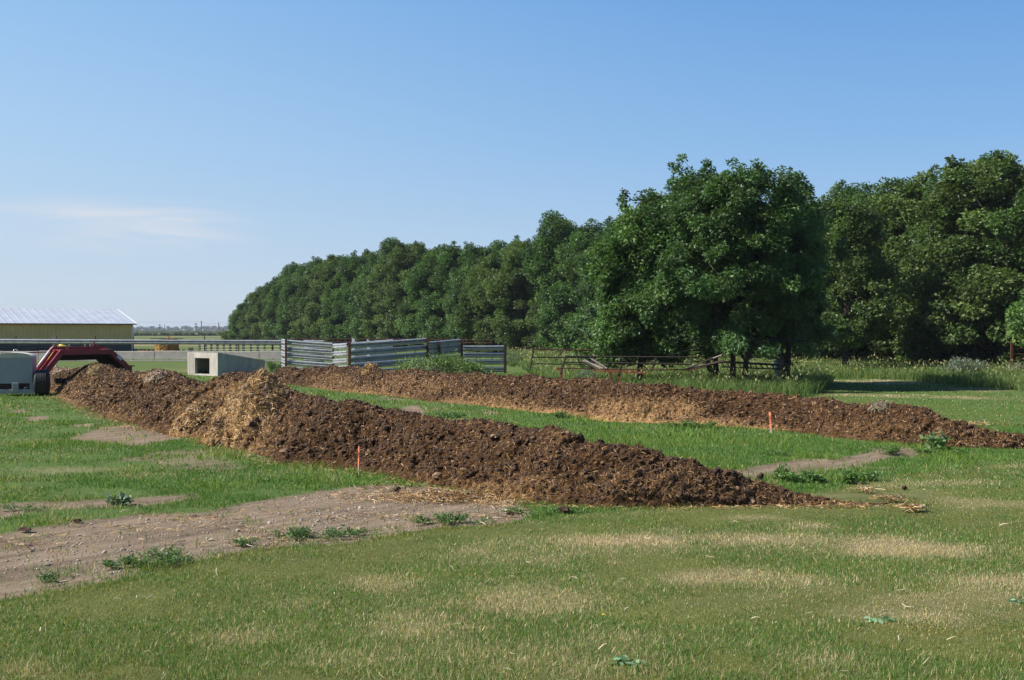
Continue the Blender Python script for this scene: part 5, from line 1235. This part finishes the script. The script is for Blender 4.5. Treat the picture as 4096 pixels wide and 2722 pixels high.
for (px, py, rx, ry, h, n, L, t, lab, sd) in [
        (3745, 1800, .22, .2, .42, 150, .13, ((.10, .19, .06), (.19, .30, .12)), 'tall broad-leaved weed at the front foot of the far windrow', 311),
        (3760, 1815, .6, .3, .18, 500, .09, HERB, 'spreading low weed around the tall broad-leaved weed', 312),
        (3345, 1925, .85, .35, .30, 1700, .09, HERB, 'large leafy weed clump between bare patch and mown lawn', 313),
        (3130, 1915, .16, .12, .28, 180, .08, HERB, 'upright weed on the bare soil left of the large weed clump', 314),
        (3548, 1812, .28, .2, .28, 420, .08, HERB, 'feathery green weed on the bare patch below the far windrow', 315),
        (3105, 1822, .25, .2, .16, 260, .07, HERB, 'dark green weed tuft in the green strip under the second stake', 316),
        (570, 2258, .65, .16, .15, 900, .055, HERBD, 'low dark weed strip on the track near the mown lawn, left one', 321),
        (660, 2232, .30, .14, .20, 500, .055, HERBD, 'taller end of the dark weed strip on the track', 322),
        (1220, 2148, .50, .18, .17, 800, .055, HERBD, 'dark weed patch on the track edge, middle one', 323),
        (1390, 2135, .40, .14, .11, 500, .05, HERBD, 'thin weed patch on the track edge right of the middle one', 324),
        (1790, 2088, .55, .18, .16, 900, .055, HERBD, 'dark weed patch on the track edge below the pale lump', 325),
        (2170, 2048, .6, .18, .10, 600, .05, HERB, 'grassy weed patch at the windrow foot before the lawn', 326),
        (195, 2318, .12, .08, .08, 90, .05, HERBD, 'tiny weed sprig on the gravel near the left photo edge', 327),
        (970, 2178, .14, .1, .09, 110, .05, HERBD, 'tiny weed sprig on the track between the two weed strips', 328),
        (100, 2038, .35, .15, .11, 350, .05, HERB, 'small weed patch on bare soil at the left photo edge', 329),
        (480, 2020, .12, .1, .18, 70, .10, ((.15, .24, .14), (.25, .33, .22)), 'pale broad-leaved weed on the bare strip left of the track', 330),
        (1120, 1925, .6, .2, .10, 700, .05, HERB, 'weed fringe on the track edge left of the first stake', 331),
        (805, 1500, .28, .15, .42, 260, .12, HERB, 'bright weed growing in the shelter doorway', 341),
        (895, 1502, .5, .35, .55, 800, .11, HERB, 'feathery weeds along the shaded side wall of the shelter', 342),
        (1000, 1492, .35, .3, .75, 380, .11, HERB, 'tall thin weed by the far side wall of the shelter', 343),
        (1095, 1488, .95, .6, .75, 1700, .13, ((.07, .14, .035), (.14, .23, .07)), 'leafy weeds between the shelter and the windbreak', 344),
        (2050, 1468, .3, .3, .5, 300, .12, HERB, 'green weed by the last windbreak post', 345),
        (2250, 1672, .4, .25, .22, 500, .09, HERB, 'weeds at the front foot of the far windrow, before its tan part', 346),
        (2760, 1712, .7, .25, .22, 900, .09, HERB, 'weeds at the foot of the far windrow left of the second stake', 347),
        (1790, 1672, .6, .4, .20, 900, .08, HERB, 'lush weeds in the strip between the windrows beside the bare patch', 348),
        (3520, 2490, .20, .07, .06, 40, .085, ((.20, .36, .17), (.32, .48, .28)), 'pale green mallow leaves in the lawn at lower right', 351),
        (2500, 2655, .13, .07, .07, 26, .085, ((.20, .36, .17), (.32, .48, .28)), 'pale green mallow leaves in the lawn at the bottom edge', 352),
        (4050, 2410, .10, .05, .05, 20, .06, ((.12, .24, .12), (.2, .34, .2)), 'small pale mallow leaves in the lawn by the right photo edge', 353)]:
    up_ = .06 if py > 2400 else .45
    b = G(px, py); st = 5 if n < 60 else 14
    bush('broadleaf_weed', lab, 'weed', b, rx * (1.15 if py > 1780 and n > 200 else 1), ry * (1.3 if py > 1780 and n > 200 else 1), h * (.7 if py > 1780 and n > 200 else 1), int(n * 1.5), L * (.75 if n > 200 else 1), t, sd, st, 1, .75 if L > .08 and n < 200 else .42, up_)
# dandelion
b = G(2414, 2500); dd = thing('dandelion', 'single yellow dandelion flower standing in the lawn', 'flower', b)
MB().tube([b - Zv * .02, b + np.array([.004, 0, .05]), b + np.array([.0, 0, .085])], .003, 5).build('stalk', M['grassstem'], dd)
mb = MB()
for k in range(22):
    a = k * 2.4; rr_ = .018 * math.sqrt((k + 1) / 22); mb.beam(b + Zv * .085, b + np.array([math.cos(a) * rr_, math.sin(a) * rr_, .098 - .3 * rr_]), .006, .002)
mb.build('petals', M['petal'], dd)

# weedy mound before the windbreak
wc = D(1745, 1500, 56.5); wm = thing('weed_mound', 'rounded mound overgrown with green weeds in front of the windbreak', 'weed mound', (wc[0], wc[1], 0))
V, Nn, FA, prof = mound((wc[0] + .1, wc[1] - .2, 0), (1, .05), 2.6, 1.6, .70, 83, 60, .12, .4, 2.2)
mesh_np('soil', V, FA, M['soil'], wm)
rg = np.random.default_rng(84); ok = np.where(prof > .04)[0]; n = 9000; kk = rg.choice(ok, n)
P = V[kk] + rg.normal(0, .05, (n, 3)); P[:, 2] += rg.random(n) ** 1.6 * (.25 + .55 * fbm(P[:, 0] * 1.7, P[:, 1] * 1.7, 87) ** 2 * 2) - .05
d = rg.normal(size=(n, 3)); d[:, 2] = np.abs(d[:, 2]) + .5; d /= np.linalg.norm(d, axis=1, keepdims=True)
Ls = rg.uniform(.08, .2, n); VV, FF = sprays(P, d, rg.normal(0, .6, (n, 3)) + Zv, Ls, Ls * .32, 1, 85)
pch = fbm(P[:, 0] * 1.2, P[:, 1] * 1.2, 86)[:, None]; col = (np.array([.085, .16, .035]) * (1 - pch) + np.array([.20, .28, .08]) * pch) * rg.uniform(.6, 1.3, (n, 1))
pale = (np.abs(P[:, 0] - D(1680, 1470, 56)[0]) < .9) & (rg.random(n) < .22); col[pale] = np.array([.30, .38, .24]) * rg.uniform(.7, 1.1, (pale.sum(), 1))
o = mesh_np('weeds', VV, FF, M['leaf'], wm, col=np.repeat(col, 4, 0)); o['kind'] = 'stuff'

# ------------------------------------------------------------------ grass
def blades(P, z, h, wd, col, seed, lean=.5, seg=1, az=None):
    rg = np.random.default_rng(seed); n = len(P); a = rg.uniform(0, 6.28, n); s = np.column_stack([np.cos(a), np.sin(a), np.zeros(n)])
    b_ = rg.uniform(0, 6.28, n); ln = rg.random(n) ** .7 * lean
    l = np.column_stack([np.cos(b_) * ln, np.sin(b_) * ln, np.sqrt(np.maximum(.1, 1 - ln ** 2))])
    B = np.column_stack([P, z]); hh = h[:, None]; w_ = wd[:, None] * .5
    if seg == 1:
        V = np.stack([B - s * w_, B + s * w_, B + l * hh], 1); return V.reshape(-1, 3), np.arange(3 * n).reshape(n, 3), np.repeat(col, 3, 0)
    l2 = l * np.array([1.9, 1.9, .55]); mid = B + l * hh * .55; tip = mid + l2 * hh * .45
    V = np.stack([B - s * w_, B + s * w_, mid - s * w_ * .8, mid + s * w_ * .8, tip], 1); i = (np.arange(n) * 5)[:, None]
    FA = np.concatenate([i + [[0, 1, 3]], i + [[0, 3, 2]], i + [[2, 3, 4]]], 0)
    return V.reshape(-1, 3), FA, np.repeat(col, 5, 0)
def inpile(x, y):
    m = np.zeros(x.shape, bool)
    for toe in (PILE_L_TOE, PILE_R_TOE):
        t = wp(toe); back = [p + NDIR * 1.9 for p in t[::-1]]
        m |= inpoly(x, y, [p + NDIR * .12 for p in t] + back)
    return m
rg = np.random.default_rng(404)
VS, FS, CS, off = [], [], [], 0
for (d0, d1, dens, wd, hs) in [(6.4, 9, 7000, .0052, 1.0), (9, 12.5, 4200, .0066, 1.0), (12.5, 17, 2000, .009, 1.0), (17, 25, 800, .014, 1.05), (25, 38, 260, .024, 1.1), (38, 64, 70, .04, 1.2)]:
    n = int((d1 - d0) * 2 * (.53 * (d0 + d1) / 2 + 2.2) * dens); y = rg.uniform(d0, d1, n); x = rg.uniform(-1, 1, n) * (.53 * y + 2.2)
    mk_ = sample(x, y); dirt, lawn, dry = mk_[:, 0], mk_[:, 1], mk_[:, 2]
    patch = fbm(x * .8, y * .8, 61); fine = fbm(x * 4, y * 4, 67, 3)
    dirt = sstep(.22, .80, dirt + .8 * (fine - .5) + .7 * (fbm(x * 1.6, y * 2.2, 68, 3) - .5))
    thin = sstep(.46, .66, fbm(x * .6 + 5, y * 1.2, 64) + .25 * (fine - .5)) * (1 - lawn) * (.85 * (x < -1) + .35 * (x >= -1))
    keep = (rg.random(n) > np.maximum(dirt * (.975 - .3 * sstep(.56, .7, fine) * (patch > .5)), thin)) & ~inpile(x, y)
    farlawn = (y > 26) & (x > 7); lawn = np.maximum(lawn, farlawn * 1.0 * sstep(26, 30, y - .0 * x))
    x, y, lawn, dry, patch, fine = [q[keep] for q in (x, y, lawn, dry, patch, fine)]; n = len(x)
    r = rg.random((n, 1)); r2 = rg.random(n)
    olive = np.array([.180, .200, .038]); brown = np.array([.27, .195, .050]); green = np.array([.090, .205, .036]); tan = np.array([.66, .54, .31]); lushc = np.array([.078, .185, .026]); lush2 = np.array([.205, .290, .050])
    gp = sstep(.33, .55, -.10 * sstep(1.5, -2.5, x) * sstep(9, 11, y) * sstep(17, 14, y) + fbm(x * .55, y * .8, 71) + .3 * (fine - .5) + .16 * sstep(13, 8.0, y) * sstep(-6, 2, x + .3 * y - 3))
    cl = np.where(r < .66, olive, brown) * (1 - gp[:, None]) + np.where(r < .75, green, olive) * gp[:, None]
    isdry = r2 < np.clip(dry * 1.1 + .20 * lawn * (1 - .5 * sstep(12, 15, y)), 0, 1) * .93
    cl = np.where(isdry[:, None], tan * rg.uniform(.6, 1.1, (n, 1)), cl)
    cu = lushc + (lush2 - lushc) * sstep(.35, .7, patch)[:, None] * r
    cu = np.where((r2 < np.maximum(dry * .7, .05 + .3 * sstep(.45, .65, fbm(x * .7, y * 1.0, 88)) * (x < 0)))[:, None], tan * .7, cu)
    col = np.where((rg.random(n) < lawn)[:, None], cl, cu) * rg.uniform(.65, 1.3, (n, 1))
    h = (.025 + .019 * gp * lawn + (1 - lawn) * (.034 + .075 * sstep(.5, .8, patch))) * rg.uniform(.6, 1.5, n) * hs * (1 + .35 * sstep(10, 7, y) * gp)
    v, f, c = blades(np.column_stack([x, y]), gz(x, y) - .008, h, np.full(n, wd) * rg.uniform(.7, 1.4, n), col, int(d0 * 10), .97)
    VS.append(v); FS.append(f + off); CS.append(c); off += len(v)
o = mesh_np('lawn_grass', np.concatenate(VS), np.concatenate(FS), M['grass'], col=np.concatenate(CS)); tag(o, 'mown olive and green lawn grass with dry tan patches and lush green weeds beyond', 'grass', kind='stuff')

# tall grass before the shelterbelt
TG = [(2150, 1530), (2300, 1562), (2600, 1590), (2900, 1602), (3150, 1602), (3280, 1574), (3318, 1540), (3345, 1515), (3600, 1522), (4096, 1568), (4500, 1600), (4700, 1490), (3700, 1440), (3300, 1425), (2700, 1418), (2300, 1406), (2010, 1398), (2040, 1440), (2110, 1492)]
tg = wp(TG); rg = np.random.default_rng(505); n = 640000
x = rg.uniform(-8, 48, n); y = rg.uniform(36, 140, n); p_ = np.clip((44 / y) ** 1.6, 0, 1)
keep = inpoly(x + .5 * (fbm(x, y, 2) - .5), y + 1.2 * (fbm(x * .8, y * .8, 3) - .5), tg) & (rg.random(n) < p_) & (np.abs(x) < .54 * y + 3); x, y = x[keep], y[keep]; n = len(x)
cl = fbm(x * .5, y * .5, 91); c2 = rg.random((n, 1)); h = (.50 + .52 * cl) * rg.uniform(.6, 1.15, n) * (1 + .22 * ((x > 1) & (x < 16) & (y < 45)))
col = (np.array([.075, .15, .035]) * (1 - c2) + np.array([.14, .215, .06]) * c2) * rg.uniform(.6, 1.3, (n, 1)) * (.8 + .4 * cl[:, None])
yl = rg.random(n) < .16 + .25 * sstep(.5, .7, cl); col[yl] = np.array([.25, .27, .09]) * rg.uniform(.7, 1.1, (yl.sum(), 1))
wd = .018 * np.clip(y / 45, 1, 2.2) * rg.uniform(.7, 1.5, n); v, f, c = blades(np.column_stack([x, y]), gz(x, y) - .02, h, wd, col, 506, .55, 2)
sh_ = rg.random(n) < .08; Ps = np.column_stack([x, y, h * .97])[sh_] + rg.normal(0, .05, (sh_.sum(), 3)); m_ = len(Ps)
v2, f2, c2 = blades(Ps[:, :2], Ps[:, 2] - .02, rg.uniform(.10, .2, m_), wd[sh_] * 2.2, np.array([.34, .34, .15]) * rg.uniform(.6, 1.1, (m_, 1)), 507, .9, 2)
o = mesh_np('tall_grass', np.concatenate([v, v2]), np.concatenate([f, f2 + len(v)]), M['grass'], col=np.concatenate([c, c2])); tag(o, 'tall unmown grass with yellowish seed heads along the foot of the trees', 'grass', kind='stuff')

# ------------------------------------------------------------------ gravel and straw litter on the track
trk = wp(TRACK); rg = np.random.default_rng(606)
n = 30000; y = rg.uniform(9.5, 24, n); x = rg.uniform(-11, 1.5, n); ok = inpoly(x, y, trk) & ~inpile(x, y); x, y = x[ok], y[ok]
w_ = fbm(x * .9 + y * .5, y * 2.2 - x, 14); ok = rg.random(len(x)) < sstep(.3, .6, w_) * .85; x, y = x[ok][:9000], y[ok][:9000]; n = len(x)
r = rg.gamma(1.5, .0036, n) + .004; lv, lf = lumps(np.column_stack([x, y, gz(x, y) - .03 + r * .3]), r, .7, .25, 607)
o = mesh_np('gravel', lv, lf, M['stone'], smooth=False); tag(o, 'pale gravel stones scattered over the dirt track', 'gravel', kind='stuff')
n = 60000; y = rg.uniform(9.5, 22, n); x = rg.uniform(-11, 1.8, n); w_ = fbm(x * .7 + 3, y * 2.2 + x * .6, 15); ok = inpoly(x, y, trk) & ~inpile(x, y) & (rg.random(n) < sstep(.48, .68, w_) * .5 + .03); x, y = x[ok], y[ok]
tp = np.array(wp([(1750, 1960), (2080, 2020), (1650, 2000)])); ex = 5200; q = rg.random((ex, 1)); pc = G(1850, 1985)
x = np.r_[x, pc[0] + rg.normal(0, .75, ex)]; y = np.r_[y, pc[1] + rg.normal(0, .32, ex)]
# loose straw along the near windrow's foot and past its tip
t_, _ = resample([G(a, b)[:2] for a, b in PILE_L_TOE], .02); k = rg.integers(0, len(t_), 7000); e = t_[k] - NDIR * np.abs(rg.normal(0, .22, (7000, 1))); x = np.r_[x, e[:, 0]]; y = np.r_[y, e[:, 1]]
e = G(3330, 2022); x = np.r_[x, e[0] + rg.normal(0, .4, 400)]; y = np.r_[y, e[1] + rg.normal(0, .14, 400)]
n = len(x); pal = np.array(STRAWPAL); v, f, c = strands(np.column_stack([x, y, gz(x, y) - .01 + .015 * rg.random(n)]), np.tile([0, 0, 1.0], (n, 1)), rg.uniform(.04, .15, n), rg.uniform(.005, .011, n), pal[rg.integers(0, 6, n)] * rg.uniform(.6, 1.1, (n, 1)), 608, .3)
o = mesh_np('straw_litter', v, f, M['straw'], col=c); tag(o, 'loose straw litter on the track and along the windrow foot', 'straw', kind='stuff')
# dry stalk bits on the lawn
n = 240; y = rg.uniform(7, 16, n); x = rg.uniform(-.55, .55, n) * y; v, f, c = strands(np.column_stack([x, y, .03 + .02 * rg.random(n)]), np.tile([0, 0, 1.0], (n, 1)), rg.uniform(.04, .14, n), rg.uniform(.004, .009, n), np.array([.62, .52, .36]) * rg.uniform(.7, 1.1, (n, 1)), 609, .7)
o = mesh_np('stalk_bits', v, f, M['straw'], col=c); tag(o, 'pale dry stalk bits lying in the mown lawn', 'straw', kind='stuff')

# ------------------------------------------------------------------ haze
hm = bpy.data.materials.new('air_haze'); hm.use_nodes = True; t = hm.node_tree
for nd in list(t.nodes):
    if nd.type == 'BSDF_PRINCIPLED': t.nodes.remove(nd)
vp = t.nodes.new('ShaderNodeVolumePrincipled'); vp.inputs['Color'].default_value = (.80, .88, 1, 1); vp.inputs['Density'].default_value = 0.00014; vp.inputs['Anisotropy'].default_value = 0.0
t.links.new(vp.outputs['Volume'], t.nodes['Material Output'].inputs['Volume'])
USE_HAZE = True
if USE_HAZE:
    o = MB().box((0, 2970, 14.0), (10100, 6200, 32)).build('haze', hm); tag(o, 'thin bluish summer haze in the air', 'haze', kind='stuff')
